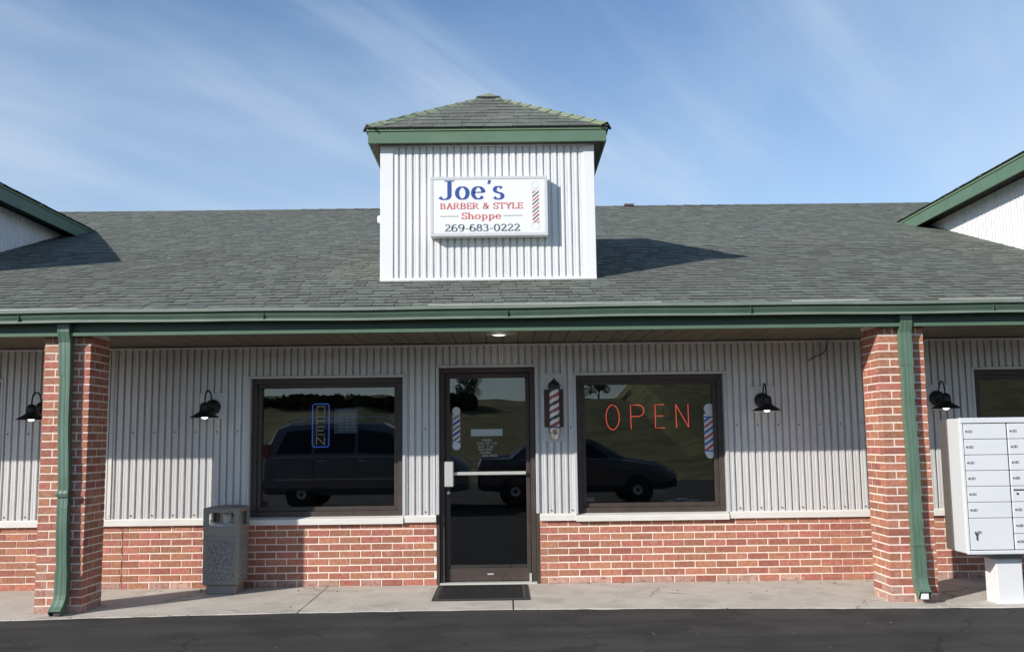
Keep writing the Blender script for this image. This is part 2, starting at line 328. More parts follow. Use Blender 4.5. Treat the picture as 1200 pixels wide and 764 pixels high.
# ---- lettering: strokes drawn with a broad nib (thick uprights, thin level strokes)
def arc(cx, cy, rx, ry, a0, a1, n=14):
    return [(cx+rx*math.cos(math.radians(a0+(a1-a0)*i/n)), cy+ry*math.sin(math.radians(a0+(a1-a0)*i/n))) for i in range(n+1)]
def ser(x, y, w=.22): return [(x-w/2, y), (x+w/2, y)]
G = {   # glyph: (advance, strokes)
 'J': (.70, [[(.44,1),(.44,.28)]+arc(.20,.22,.24,.22,0,-155), ser(.44,.975,.46)]),
 'o': (.76, [arc(.35,.33,.25,.32,90,450,28)]),
 'e': (.72, [[(.10,.36),(.58,.36)]+arc(.35,.33,.25,.32,8,325,24)]),
 "'": (.30, [[(.16,1.0),(.12,.80)], [(.20,1.0),(.13,.80)]]),
 's': (.60, [arc(.29,.50,.17,.155,25,250,10)+arc(.28,.16,.20,.165,80,-160,12)]),
 'S': (.66, [[(.54,.98),(.54,.74)], arc(.31,.74,.22,.23,20,255,12)+arc(.31,.25,.24,.24,85,-165,14), [(.07,.02),(.07,.27)]]),
 'B': (.74, [[(.16,0),(.16,1)], [(.04,.975),(.34,.975)]+arc(.36,.755,.2,.22,90,-90,10)+[(.16,.535)], [(.34,.535)]+arc(.38,.28,.22,.255,90,-90,10)+[(.04,.025)]]),
 'A': (.80, [[(.12,0),(.40,1)], [(.40,1),(.68,0)], [(.22,.33),(.60,.33)], ser(.11,.025), ser(.68,.025,.28)]),
 'R': (.80, [[(.16,0),(.16,1)], [(.04,.975),(.34,.975)]+arc(.37,.74,.21,.235,90,-90,10)+[(.16,.505)], [(.36,.5),(.66,0)], ser(.16,.025,.26), ser(.68,.025,.2)]),
 'E': (.68, [[(.16,0),(.16,1)], [(.04,.975),(.56,.975)], [(.16,.52),(.46,.52)], [(.04,.025),(.58,.025)], [(.56,1),(.56,.80)], [(.58,0),(.58,.22)], [(.46,.62),(.46,.42)]]),
 'T': (.74, [[(.36,0),(.36,1)], [(.06,.975),(.66,.975)], [(.06,1),(.06,.78)], [(.66,1),(.66,.78)], ser(.36,.025,.3)]),
 'Y': (.76, [[(.10,1),(.38,.48)], [(.66,1),(.38,.48)], [(.38,.5),(.38,0)], ser(.10,.975), ser(.66,.975), ser(.38,.025,.3)]),
 'L': (.66, [[(.16,0),(.16,1)], [(.04,.025),(.56,.025)], [(.56,0),(.56,.24)], ser(.16,.975,.28)]),
 '&': (.84, [[(.70,.02),(.22,.66)]+arc(.34,.80,.15,.18,215,-60,12)+[(.16,.36)]+arc(.30,.22,.20,.21,140,330,10)+[(.66,.5)], ser(.68,.5,.2)]),
 'h': (.76, [[(.16,0),(.16,1)], arc(.36,.38,.20,.26,160,0,10)+[(.56,0)], ser(.16,.025,.26), ser(.56,.025,.26), ser(.10,.975,.14)]),
 'p': (.76, [[(.16,-.30),(.16,.64)], arc(.35,.33,.24,.31,150,-150,20), ser(.16,-.28,.28), ser(.10,.63,.14)]),
 '2': (.66, [arc(.31,.74,.21,.24,165,-20,12)+[(.08,.05)], [(.06,.04),(.56,.04)], [(.56,.02),(.56,.2)]]),
 '6': (.68, [[(.52,.93)]+arc(.36,.42,.27,.56,75,180,10)+arc(.33,.30,.24,.28,180,530,24)]),
 '9': (.68, [[(.14,.07)]+arc(.30,.58,.27,.56,-105,0,10)+arc(.33,.70,.24,.28,0,350,24)]),
 '8': (.66, [arc(.32,.75,.18,.22,0,360,20), arc(.32,.27,.23,.26,0,360,22)]),
 '3': (.64, [arc(.28,.76,.20,.22,150,-90,12), arc(.28,.28,.24,.26,90,-155,14)]),
 '0': (.70, [arc(.34,.5,.25,.48,0,360,28)]),
 '1': (.44, [[(.22,0),(.22,1)], [(.08,.82),(.22,.98)], ser(.22,.025,.28)]),
 '4': (.66, [[(.44,0),(.44,1)], [(.44,.98),(.06,.30)], [(.06,.30),(.60,.30)]]),
 '5': (.64, [[(.14,.98),(.14,.58)], [(.12,.97),(.54,.97)], arc(.28,.32,.25,.30,120,-150,16)]),
 '7': (.62, [[(.06,.97),(.56,.97)], [(.56,.97),(.22,0)]]),
 '-': (.44, [[(.08,.38),(.36,.38)]]),
 'O': (.78, [arc(.37,.5,.29,.48,0,360,28)]), 'P': (.70, [[(.14,0),(.14,1)], [(.14,.96),(.34,.96)]+arc(.36,.73,.21,.23,90,-90,8)+[(.14,.5)]]),
 'N': (.78, [[(.12,0),(.12,1)], [(.12,1),(.62,0)], [(.62,0),(.62,1)]]), 'H': (.76, [[(.12,0),(.12,1)], [(.62,0),(.62,1)], [(.12,.5),(.62,.5)]]),
 'U': (.76, [[(.12,1),(.12,.3)]+arc(.36,.28,.24,.26,180,360,10)+[(.60,1)]]), 'F': (.64, [[(.14,0),(.14,1)], [(.14,.96),(.54,.96)], [(.14,.5),(.44,.5)]]),
 'I': (.30, [[(.15,0),(.15,1)]]), 'M': (.88, [[(.12,0),(.12,1)], [(.12,1),(.42,.2)], [(.42,.2),(.72,1)], [(.72,1),(.72,0)]]),
 'C': (.74, [arc(.38,.5,.28,.48,50,310,20)]), 'D': (.76, [[(.14,0),(.14,1)], [(.14,.96),(.30,.96)]+arc(.32,.5,.30,.46,90,-90,12)+[(.14,.04)]]),
 ' ': (.4, []),
}
def text_mb(s, x0, x1, z0, h, y, thick=.16, thin=.05, flip=1):
    """letters in the XZ plane facing -Y, fitted between x0 and x1"""
    tot = sum(G[c][0] for c in s); sx = (x1-x0)/tot; mb = MB(); X = x0; k = 0
    for c in s:
        adv, strokes = G[c]
        for st in strokes:
            n = len(st); Lp = []; Rp = []
            for i in range(n):
                a = st[max(i-1, 0)]; b = st[min(i+1, n-1)]
                dx, dy = (b[0]-a[0])*sx, (b[1]-a[1])*h; d = math.hypot(dx, dy) or 1
                w = (thin+(thick-thin)*abs(dy/d)**1.3)*h/2*(.55 if c == "'" else 1)
                nx, nz = -dy/d*w, dx/d*w
                px, pz = X+st[i][0]*sx, z0+st[i][1]*h
                Lp.append((px+nx, pz+nz)); Rp.append((px-nx, pz-nz))
            yy = y-(k%8)*.00022; k += 1
            for i in range(n-1):
                mb.quad((Rp[i][0], yy, Rp[i][1]), (Rp[i+1][0], yy, Rp[i+1][1]), (Lp[i+1][0], yy, Lp[i+1][1]), (Lp[i][0], yy, Lp[i][1]))
        X += adv*sx
    return mb
def clip_poly(P, z0, z1):
    for (lim, sg) in ((z0, 1), (z1, -1)):
        Q = []
        for i in range(len(P)):
            a, b = P[i-1], P[i]
            ia, ib = (a[1]-lim)*sg >= 0, (b[1]-lim)*sg >= 0
            if ia != ib:
                t = (lim-a[1])/(b[1]-a[1]); Q.append((a[0]+(b[0]-a[0])*t, lim))
            if ib: Q.append(b)
        P = Q
        if not P: return []
    return P
def stripes(parent, x0, x1, z0, z1, y, slope, period, seq, name='stripe'):
    """slanted bands inside a rectangle; seq = [(offset, width, material)]"""
    for off, w, m in seq:
        mb = MB(); n = int((z1-z0+slope)/period)+3
        for i in range(-2, n):
            a = z0+i*period+off-slope
            P = clip_poly([(x0, a), (x1, a+slope), (x1, a+slope+w), (x0, a+w)], z0, z1)
            if len(P) >= 3: mb.poly([(px, y, pz) for px, pz in P])
        if mb.f: mb.build(name, m, parent)
def disc(mb, x, z, r, y, n=28, mi=0, rz=None):
    mb.poly([(x+r*math.cos(2*pi*i/n), y, z+(rz or r)*math.sin(2*pi*i/n)) for i in range(n)], mi)

# ------------------------------------------------------------------ ground
edge = [(-60,-1.6),(-6,-1.62),(-2,-1.62),(-.13,-1.59),(.6,-1.50),(1.86,-1.415),(3.0,-1.375),(3.96,-1.375),(5.0,-1.41),(6.03,-1.485),(7.1,-1.555),(8.05,-1.60),(9.5,-1.62),(12,-1.63),(60,-1.63)]
def edge_y(x):
    for (a, ya), (b, yb) in zip(edge, edge[1:]):
        if a <= x <= b: return ya+(yb-ya)*(x-a)/(b-a)
    return -1.6
g = MB(); g.quad((-600,-700,-.09),(600,-700,-.09),(600,600,-.09),(-600,600,-.09)); g.build('ground', m_grass, kind='structure')
rd = MB()
xs = [-60+i*2 for i in range(28)]+[-4+i*.09 for i in range(200)]+[14+i*2 for i in range(24)]
front = [(x, -24., -.03) for x in xs]; mid = [(x, -2.2, -.024) for x in xs]
rim = [(x, edge_y(x)+.012+random.uniform(-.02, .024)+.020*math.sin(x*5.1)*math.sin(x*1.7)+.014*math.sin(x*13.7+2)*math.sin(x*2.9), -.006) for x in xs]
rd.grid([front, mid, rim]); rd.build('road', m_asph, kind='structure')
# sidewalk: one slab per joint
sw = MB(); sw.box(-60, 60, -1.36, .3, -.2, -.035); sidewalk = sw.build('sidewalk', m_gap, kind='structure')
joints = [-8, -5.2, -2.4, .30-1.6, 2.2, 3.97, 5.72, 7.55, 9.3, 11.1, 14]
for a, b in zip(joints, joints[1:]):
    s = MB(); n = 14; T = []; Bt = []
    xa, xb = a+.006, b-.006
    F0 = [(xa+(xb-xa)*i/n, edge_y(xa+(xb-xa)*i/n)+random.uniform(-.006, .006)+(.012 if i in (0, n) else 0), .0) for i in range(n+1)]
    dz = random.uniform(-.002, .002)
    rows = [[(x, y-.006, -.12) for x, y, z in F0], [(x, y-.006, -.010) for x, y, z in F0], [(x, y+.008, dz) for x, y, z in F0], [(x, .08, dz+.006) for x, y, z in F0]]
    s.grid(rows); s.poly([rows[k][0] for k in (3, 2, 1, 0)]+[(xa, .08, -.12)]); s.poly([rows[k][-1] for k in (0, 1, 2, 3)]+[(xb, .08, -.12)])
    s.build('slab', m_conc, sidewalk)
# crumbs and leaves at the seam
cr = MB()
for i in range(1100):
    far_ = random.random() > .90; x = random.uniform(-1.5, 9); y = random.uniform(-3.1, -1.3) if far_ else edge_y(x)+random.gauss(-.01, .03); r = random.uniform(.002, .005) if far_ or random.random() < .7 else random.uniform(.005, .012)
    if i % 14 == 0: x, y, r = random.gauss((4.35, 5.75, 2.9)[i//14 % 3], .22), random.gauss(-1.9, .2), random.uniform(.001, .004)
    z = -.018 if y < edge_y(x) else .0
    a = random.random()*3
    P = [(x+r*math.cos(a+k*2.1)*random.uniform(.7, 1.2), y+r*math.sin(a+k*2.1), z) for k in range(3)]
    ap = (x, y, z+r*.9)
    for k in range(3): cr.poly([P[k], P[(k+1) % 3], ap])
cr.build('gravel', mat('grit', (.42, .39, .35), .9), kind='stuff', label='light grit and crumbs scattered along the seam between sidewalk and asphalt', category='grit')
lf = MB()
for i in range(60):
    x = random.choice((random.uniform(.4, 2.6), random.uniform(4.2, 7.0), random.uniform(3, 8))); y = random.uniform(-.28, -.02) if random.random() < .6 else random.uniform(-1.2, -.2)
    r = random.uniform(.008, .02); a = random.random()*6
    lf.quad(*[(x+r*math.cos(a+k*pi/2)*(1 if k % 2 else .45), y+r*math.sin(a+k*pi/2)*(1 if k % 2 else .45), .006+(.006 if k == 0 else 0)) for k in range(4)])
lf.build('dead_leaves', mat('leaf', (.09, .06, .035), .9), kind='stuff', label='small dead leaves lying on the sidewalk along the brick wall', category='leaves')

# ------------------------------------------------------------------ building
WX0, WX1 = -3.6, 12.2
bld = thing('shop_building', (3.94, 0, 0), 'long low shop building with corrugated walls over brick and a grey shingle roof', 'building')
OPEN = [(-2.5,-.99,.655,2.035),(1.395,2.946,.655,2.035),(3.241,4.243,0,2.12),(4.587,6.098,.655,2.032),(8.515,10.07,.655,2.04)]
def cells(x0, x1, z0, z1):
    xs = sorted({x0, x1, *[o[i] for o in OPEN for i in (0, 1) if x0 < o[i] < x1]})
    for a, b in zip(xs, xs[1:]):
        m = (a+b)/2; o = [o for o in OPEN if o[0] < m < o[1]]
        if not o: yield a, b, z0, z1
        else:
            if z0 < o[0][2]: yield a, b, z0, o[0][2]
            yield a, b, o[0][3], z1
wl = MB()
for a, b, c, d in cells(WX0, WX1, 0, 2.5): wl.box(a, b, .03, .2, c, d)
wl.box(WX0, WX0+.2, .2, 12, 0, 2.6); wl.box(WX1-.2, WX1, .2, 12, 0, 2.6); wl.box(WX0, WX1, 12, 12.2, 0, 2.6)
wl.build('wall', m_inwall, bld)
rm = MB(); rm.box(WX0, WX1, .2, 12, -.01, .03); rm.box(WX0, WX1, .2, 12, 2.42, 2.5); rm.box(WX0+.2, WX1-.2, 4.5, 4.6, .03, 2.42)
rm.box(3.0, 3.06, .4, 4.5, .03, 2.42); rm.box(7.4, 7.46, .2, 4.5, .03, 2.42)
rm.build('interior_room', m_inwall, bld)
# corrugated sheets
PITCH = .0678
def cprof(x, amp=.016):
    # crest flat, flank, valley flat, flank
    u = (x/PITCH) % 1.0; K = ((0, -1), (.26, -1), (.33, -.82), (.40, -1), (.66, -1), (.75, 1), (.88, 1), (1.0, -1))
    for (a, ya), (b, yb) in zip(K, K[1:]):
        if a <= u <= b: return amp*.8*(ya+(yb-ya)*(u-a)/(b-a))
    return -amp
def corr_mb(x0, x1, z0, z1, y, amp=.016, lap=0):
    mb = MB(); X = sorted({x0, x1, *[(i+u)*PITCH for i in range(int(x0/PITCH)-2, int(x1/PITCH)+2) for u in (0, .26, .33, .40, .66, .75, .88) if x0 < (i+u)*PITCH < x1]})
    mb.grid([[(x, y+cprof(x, amp)-lap, z0) for x in X], [(x, y+cprof(x, amp)-lap, z1) for x in X]]); return mb
k = 0; SW = PITCH*12; x = WX0
while x < WX1:
    x2 = min(x+SW, WX1)
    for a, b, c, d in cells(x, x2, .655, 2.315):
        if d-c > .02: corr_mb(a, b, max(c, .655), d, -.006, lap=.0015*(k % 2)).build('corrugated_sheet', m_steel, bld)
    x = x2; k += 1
sc = MB()
for zr, st in ((1.497, 3), (.70, 3)):
    i = 0; x = WX0+.1
    i0 = int(WX0/PITCH)
    for j in range(i0, int(WX1/PITCH), st):
        xx = (j+.25)*PITCH
        if any(o[0]-.02 < xx < o[1]+.02 and o[2]-.04 < zr < o[3]+.04 for o in OPEN): continue
        sc.lathe([(.005, -.030), (.005, -.024), (.007, -.0235), (.007, -.0205)], (xx, 0, zr), 8, axis='y')
sc.build('screws', m_gap, bld, kind='stuff')
# ledge and head trim, cut at the openings
for a, b in ((WX0,-2.5),(-.99,1.395),(2.93,3.241),(4.243,4.598),(6.085,8.515),(10.07,WX1)):
    mb = MB(); mb.prism([(-.034,.602),(-.034,.655),(-.026,.668),(.02,.670),(.02,.602)], a+.001, b-.001); mb.build('ledge_trim', m_trim, bld)
B('head_trim', m_galv, bld, WX0, WX1, -.032, .02, 2.306, 2.326)
B('corner_trim', m_trim, bld, .06, .095, -.030, .02, .672, 2.304)
# low brick walls
BL, BH, CW, CH = .1915, .0560, .2032, .0677
def brick_mesh(l, h, d, name='brick', m=None):
    mb = MB(); b = .004
    f = [(b, 0, b), (l-b, 0, b), (l-b, 0, h-b), (b, 0, h-b)]; r = [(0, b, 0), (l, b, 0), (l, b, h), (0, b, h)]; k = [(0, d, 0), (l, d, 0), (l, d, h), (0, d, h)]
    j = lambda p: (p[0]+random.uniform(-.0012, .0012), p[1]+random.uniform(-.0008, .0008), p[2]+random.uniform(-.001, .001))
    f = [j(p) for p in f]
    mb.grid([f, r, k], True); mb.poly(f[::1]); mb.poly(k[::-1])
    return mb.mesh(name, m or m_brick)
stretch = [brick_mesh(BL, BH, .08) for _ in range(6)]
stretch_low = [brick_mesh(BL, BH, .08, m=m_brick_low) for _ in range(3)]
wall_bricks = []
def wall_run(x0, x1, off, rows=9):
    core = MB(); core.box(x0, x1, .005, .03, 0, .603); core.build('mortar', m_mortar, brick_wall)
    for r in range(rows):
        z = .006+r*CH; o = off+(CW/2 if r % 2 else 0)
        n0 = math.floor((x0-o)/CW)
        a = o+n0*CW
        while a < x1:
            p, q = max(a+.005, x0), min(a+CW-.005, x1)
            if q-p > .03: wall_bricks.append((p, q, z, r))
            a += CW
brick_wall = MB()
for a_, b_ in ((WX0, 3.2), (4.29, WX1)): brick_wall.box(a_, b_, .031, .032, 0, .6)
brick_wall = brick_wall.build('brick_wall', m_mortar, bld)
wall_run(WX0, .203, .203); wall_run(.217, 3.241, 2.10); wall_run(4.243, WX1, 4.313)
B('control_joint', mat('red_caulk', (.27, .10, .075), .9), brick_wall, .2035, .2165, .004, .03, .002, .6)
def score(b):
    xc = (b[0]+b[1])/2; vis = (-1.15 < xc < 8.6) and not (-.02 < xc < .0) and not (7.05 < xc < 7.45 ) and not(-.35 < xc < .05) and not (1.2 < xc < 1.5)
    return (vis, b[1]-b[0] > .18, -abs(xc-3.9))
wall_bricks.sort(key=score, reverse=True)
for i, (p, q, z, r) in enumerate(wall_bricks[:296]):
    me = random.choice(stretch_low if (r == 0 and random.random() < .7) else stretch)
    instance(me, 'brick', (p, random.uniform(-.0015, .0015), z+random.uniform(-.001, .001)), brick_wall, scale=((q-p)/BL, 1, 1))
mb = MB()
for p, q, z, r in wall_bricks[296:]:
    mb.box(p, q, random.uniform(-.001, .001), .02, z, z+BH, t=random.random(), skip='k')
mb.build('bricks_beyond', m_brick_a, brick_wall, kind='stuff')

# windows ----------------------------------------------------------
def ring(mb, x0, x1, z0, z1, w, y0, y1, b=.003):
    mb.bbox(x0, x1, y0, y1, z1-w, z1, b=b); mb.bbox(x0, x1, y0, y1, z0, z0+w, b=b)
    mb.bbox(x0, x0+w, y0+.0005, y1, z0+w, z1-w, b=b); mb.bbox(x1-w, x1, y0+.0005, y1, z0+w, z1-w, b=b)
def window(o, label=None):
    x0, x1, z0, z1 = o
    w = MB(); ring(w, x0+.030, x1-.030, z0+.008, z1-.026, .052, .045, .13)
    win = w.build('window', m_brown, bld)
    if label: win['label'] = label
    t = MB(); 
    t.bbox(x0, x1, -.030, .05, z1-.026, z1); t.bbox(x0, x0+.03, -.030, .05, z0+.002, z1-.0265); t.bbox(x1-.03, x1, -.030, .05, z0+.002, z1-.0265)
    t.build('trim', m_galv, win)
    f = MB(); ring(f, x0+.082, x1-.082, z0+.060, z1-.078, .040, .070, .14); f.build('frame', m_brown, win)
    p = MB(); p.box(x0+.11, x1-.11, .112, .120, z0+.09, z1-.11); p.build('pane', m_glass, win)
    s = MB(); s.prism([(-.045,.593),(-.045,.640),(-.038,.648),(.045,.664),(.045,.593)], x0+.008, x1-.022); s.build('sill', m_trim, win)
    return win
wins = [window(OPEN[0], 'dark window left of the brick pillar, cut by the picture edge'), window(OPEN[1], 'window with the upright neon sign'), window(OPEN[3], 'window with the red neon sign'), window(OPEN[4], 'window behind the mailboxes')]
# door ------------------------------------------------------------
d = MB(); x0, x1 = 3.241, 4.243
d.bbox(x0+.032, x1-.032, .03, .15, 2.045, 2.092); d.bbox(x0+.032, x0+.080, .0305, .15, .0, 2.045); d.bbox(x1-.080, x1-.032, .0305, .15, 0, 2.045)
door = d.build('door', m_brown, bld, label='dark bronze glass shop door')
t = MB(); t.bbox(x0, x1, -.030, .05, 2.094, 2.12); t.bbox(x0, x0+.03, -.030, .05, .67, 2.0935); t.bbox(x1-.03, x1, -.030, .05, .67, 2.0935); t.build('trim', m_galv, door)
B('jamb', m_brown, door, x0, x0+.032, .0, .16, 0, .668); B('jamb', m_brown, door, x1-.032, x1, 0, .16, 0, .668)
lf_ = MB(); lx0, lx1 = x0+.083, x1-.083
lf_.bbox(lx0, lx1, .075, .12, 1.995, 2.042); lf_.bbox(lx0, lx1, .075, .12, .03, .15); lf_.bbox(lx0, lx0+.048, .0755, .12, .15, 1.995); lf_.bbox(lx1-.04, lx1, .0755, .12, .15, 1.995)
lf_.build('leaf', m_brown, door)
p = MB(); p.box(lx0+.04, lx1-.035, .098, .104, .14, 2.0); p.build('pane', m_glass, door)
B('handle', m_alu, door, 3.322, 3.408, -.005, .075, .935, 1.178, bev=.006)
pb = MB(); pb.bbox(3.408, 4.118, .030, .058, 1.043, 1.076, b=.006); pb.bbox(3.41, 3.43, .058, .078, 1.05, 1.07); pb.bbox(4.09, 4.11, .058, .078, 1.05, 1.07); pb.build('push_bar', m_alu, door)
lk = MB(); lk.lathe([(.006, .052), (.018, .055), (.021, .064), (.021, .075)], (3.352, 0, .875), 16, axis='y'); lk.build('lock', m_chrome, door, smooth=True)
B('threshold', m_alu, door, x0+.032, x1-.032, .0, .15, .0, .022); B('bottom_pivot', m_alu, door, x1-.105, x1-.082, .02, .07, .024, .10)
B('maker_plate', m_alu, door, 3.73, 3.79, .0715, .0745, .085, .10, bev=.001)

# soffit, fascia, gutter --------------------------------------------
sf = MB(); sf.box(WX0, WX1, -1.33, .03, 2.345, 2.36); soffit = sf.build('soffit', m_gap, bld)
sb = [None]*3
for i in range(3):
    mb = MB(); mb.bbox(.003, .147, -1.325, -.002, 0, .010, b=.003); sb[i] = mb.mesh('soffit_board', m_soffit)
for i in range(int((WX1-WX0)/.15)): instance(random.choice(sb), 'soffit_board', (WX0+i*.15, 0, 2.334+random.uniform(-.001, .001)), soffit)
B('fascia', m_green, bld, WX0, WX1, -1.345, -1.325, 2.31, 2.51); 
mb = MB(); mb.prism([(-1.390,2.298),(-1.393,2.325),(-1.345,2.330),(-1.345,2.298)], WX0, WX1); mb.build('fascia_trim', m_green2, bld)
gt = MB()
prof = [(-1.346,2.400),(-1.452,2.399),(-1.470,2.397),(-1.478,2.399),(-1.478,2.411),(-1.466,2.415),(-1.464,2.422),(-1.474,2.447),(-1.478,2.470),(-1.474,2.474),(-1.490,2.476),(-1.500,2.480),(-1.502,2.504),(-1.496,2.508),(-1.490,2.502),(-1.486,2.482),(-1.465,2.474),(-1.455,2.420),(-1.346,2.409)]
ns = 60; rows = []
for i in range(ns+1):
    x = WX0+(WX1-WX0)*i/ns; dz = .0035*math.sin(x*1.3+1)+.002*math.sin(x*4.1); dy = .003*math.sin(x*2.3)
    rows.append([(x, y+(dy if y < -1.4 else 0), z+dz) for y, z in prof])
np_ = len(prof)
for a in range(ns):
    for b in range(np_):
        c = (b+1) % np_; gt.quad(rows[a][b], rows[a][c], rows[a+1][c], rows[a+1][b], 1 if b in (2, 3, 4, 10, 11, 12) else 0)  # paler lip and bead: sun catching these edges is put into the colour
gutter = gt.build('gutter', [mat('gutter_green', (.058, .100, .070), .5, noise=7, col2=(.075, .122, .088), stretch=(.6, 1, 1)), mat('sunlit_lip', (.17, .215, .17), .5, noise=5, col2=(.23, .265, .225), stretch=(.7, 1, 1))], bld)
for a, b in ((WX0, .35), (3.28, 5.25), (6.35, 7.0), (7.6, 8.3)):
    B('drip_edge', mat('pale_drip_edge', (.50, .50, .47), .5), bld, a, b, -1.492, -1.40, 2.509, 2.517, bev=.001)
for i in range(7): B('gutter_seam', m_green, bld, -2.2+i*2.05, -2.196+i*2.05, -1.486, -1.46, 2.412, 2.475, bev=.001)
# roof ---------------------------------------------------------------
SL = .34; EY, EZ = -1.47, 2.51; RY = 6.95
rz = lambda y: EZ+SL*(y-EY)
RX0, RX1 = -7.5, 15.5
rf = MB()
rf.quad((RX0, EY, EZ-.012), (RX1, EY, EZ-.012), (RX1, RY, rz(RY)-.012), (RX0, RY, rz(RY)-.012))
rf.quad((RX1, RY, rz(RY)-.012), (RX1, 15.4, EZ-.012), (RX0, 15.4, EZ-.012), (RX0, RY, rz(RY)-.012))
rf.box(WX0-.0, WX1, EY+.03, -1.33, 2.487, 2.497)
for xx in (RX0, RX1): rf.poly([(xx, EY, EZ-.02), (xx, RY, rz(RY)-.02), (xx, 15.4, EZ-.02)])
roof = rf.build('roof', m_butt, bld)
ang = math.atan(SL); cs, sn = math.cos(ang), math.sin(ang)
EXP = .143; nrow = int(math.hypot(RY-EY, rz(RY)-EZ)/EXP)+1
def shingle_pts(x0, x1, s0, ln, th, skew=0):
    P = []
    for (s, off) in ((s0, th), (s0+ln, .001)):
        for x in ((x0+(skew if s == s0 else 0)), (x1-(skew if s == s0 else 0))):
            P.append((x, EY+s*cs-off*sn, EZ+s*sn+off*cs))
    return P      # lower-left, lower-right, upper-left, upper-right
def shingle_into(mb, x0, x1, s0, th, t, skew=0):
    a, b, c, d = shingle_pts(x0, x1, s0, EXP+.02, th, skew)
    a2, b2, c2, d2 = shingle_pts(x0, x1, s0, EXP+.02, -.004, skew)
    mb.quad(a, b, d, c, 0, t); mb.quad(a2, b2, b, a, 1, t); mb.quad(a2, a, c, c2, 1, t); mb.quad(b, b2, d2, d, 1, t)
big = MB(); lens = (.10, .14, .19, .25)
one = {}
for l in lens:
    for v in range(2):
        mb = MB(); th = (.006, .010)[v]
        q = lambda x, s, o: (x, s*cs-o*sn, s*sn+o*cs)
        A, Bq, Cq, D = q(.004, 0, th), q(l-.004, 0, th), q(l, EXP+.02, .001), q(0, EXP+.02, .001)
        A2, B2, C2, D2 = q(.004, 0, -.004), q(l-.004, 0, -.004), q(l, EXP+.02, -.004), q(0, EXP+.02, -.004)
        mb.quad(A, Bq, Cq, D, 0); mb.quad(A2, B2, Bq, A, 1); mb.quad(A2, A, D, D2, 1); mb.quad(Bq, B2, C2, Cq, 1)
        one[(l, v)] = mb.mesh('shingle', [m_shing, m_butt])
nobj = 0
TB = (2.70, 4.84, -.25)                # centre tower footprint front
for r in range(nrow):
    s0 = r*EXP-.01+random.uniform(-.004, .004); y = EY+s0*cs
    half = (9.65+y)*.56+.8
    x = max(RX0, 3.94-half)-random.random()*.3; xe = min(RX1, 3.94+half); v = r % 2
    while x < xe:
        l = random.choice(lens); v = 1-v if random.random() < .8 else v
        near = r < 7 and abs(x-3.9) < 4.6+.0*r and nobj < 290
        if not (TB[0]+.1 < x < TB[1]-l-.1 and TB[2]+.2 < y < 1.7):
            if near:
                instance(one[(l, v)], 'shingle', (x, EY+s0*cs, EZ+s0*sn), roof); nobj += 1
            else: shingle_into(big, x, x+l, s0+random.uniform(-.003, .003)*(1 if r < 12 else 3), ((.006, .010) if r < 12 else (.005, .009) if r < 26 else (.003, .006))[v], random.uniform(.02, 1), .004)
        x += l
big.build('shingles_beyond', [m_shing_a, m_butt], roof, kind='stuff')
rc = MB(); x = 3.94-11
while x < 15:
    l = .30; z = rz(RY)+.012+.006*math.sin(x*1.1)
    rc.quad((x, RY-.14, z-.05), (x+l, RY-.14, z-.056), (x+l, RY, z-.006), (x, RY, z+.004), 0, random.random()); rc.quad((x+l, RY, z-.006), (x+l, RY+.14, z-.056), (x, RY+.14, z-.05), (x, RY, z+.004), 0, random.random())
    rc.quad((x, RY-.14, z-.066), (x+l, RY-.14, z-.066), (x+l, RY-.14, z-.056), (x, RY-.14, z-.05), 1)
    x += l
rc.build('ridge_cap', [m_shing_a, m_butt], roof)
# a dark cap bump on the ridge seen near the middle
B('lead_flashing', mat('rust_flashing', (.09, .05, .045), .8), roof, 6.00, 6.16, RY-.12, RY+.02, rz(RY)-.02, rz(RY)+.020)

# ------------------------------------------------------------------ roof towers
def hip_faces(x0, x1, y0, y1, z, ax, ay, az):
    c = [(x0, y0, z), (x1, y0, z), (x1, y1, z), (x0, y1, z)]; return [(c[i], c[(i+1) % 4], (ax, ay, az)) for i in range(4)]
def tri_shingles(parent, A, Bp, P, objs, far, exposure=.143):
    A, Bp, P = Vector(A), Vector(Bp), Vector(P); ex = (Bp-A).normalized(); W_ = (Bp-A).length
    f = (P-A)-ex*(P-A).dot(ex); H = f.length; ey = f/H; n = ex.cross(ey); px = (P-A).dot(ex)
    n = -n if n.z < 0 else n
    r = 0
    while r*exposure < H-.05:
        s = r*exposure-.008; s1 = s+exposure+.015; t = max(0, s)/H
        xa, xb = px*t, W_+(px-W_)*t
        x = xa-(0 if r % 2 else .0)
        while x < xb-.01:
            l = min(random.choice((.16, .22, .28)), xb-x); th = random.choice((.005, .008))
            t1 = s1/H; la, lb = px*t1, W_+(px-W_)*t1
            u0, u1 = max(x, min(la, x+l)) if x < la else x, min(x+l, max(lb, x)) 
            q = lambda u, v, o: tuple(A+ex*u+ey*v+n*o)
            mb = far if far is not None else MB()
            a, b, c, d = q(x, s, th), q(x+l-.004, s, th), q(max(min(x+l, lb), x), s1, .001), q(min(max(x, la), x+l), s1, .001)
            a2, b2 = q(x, s, -.003), q(x+l-.004, s, -.003)
            tt = random.uniform(.02, 1)
            mb.quad(a, b, c, d, 0, tt); mb.quad(a2, b2, b, a, 1, tt)
            if far is None: mb.build('shingle', [m_shing, m_butt], parent)
            x += l
        r += 1
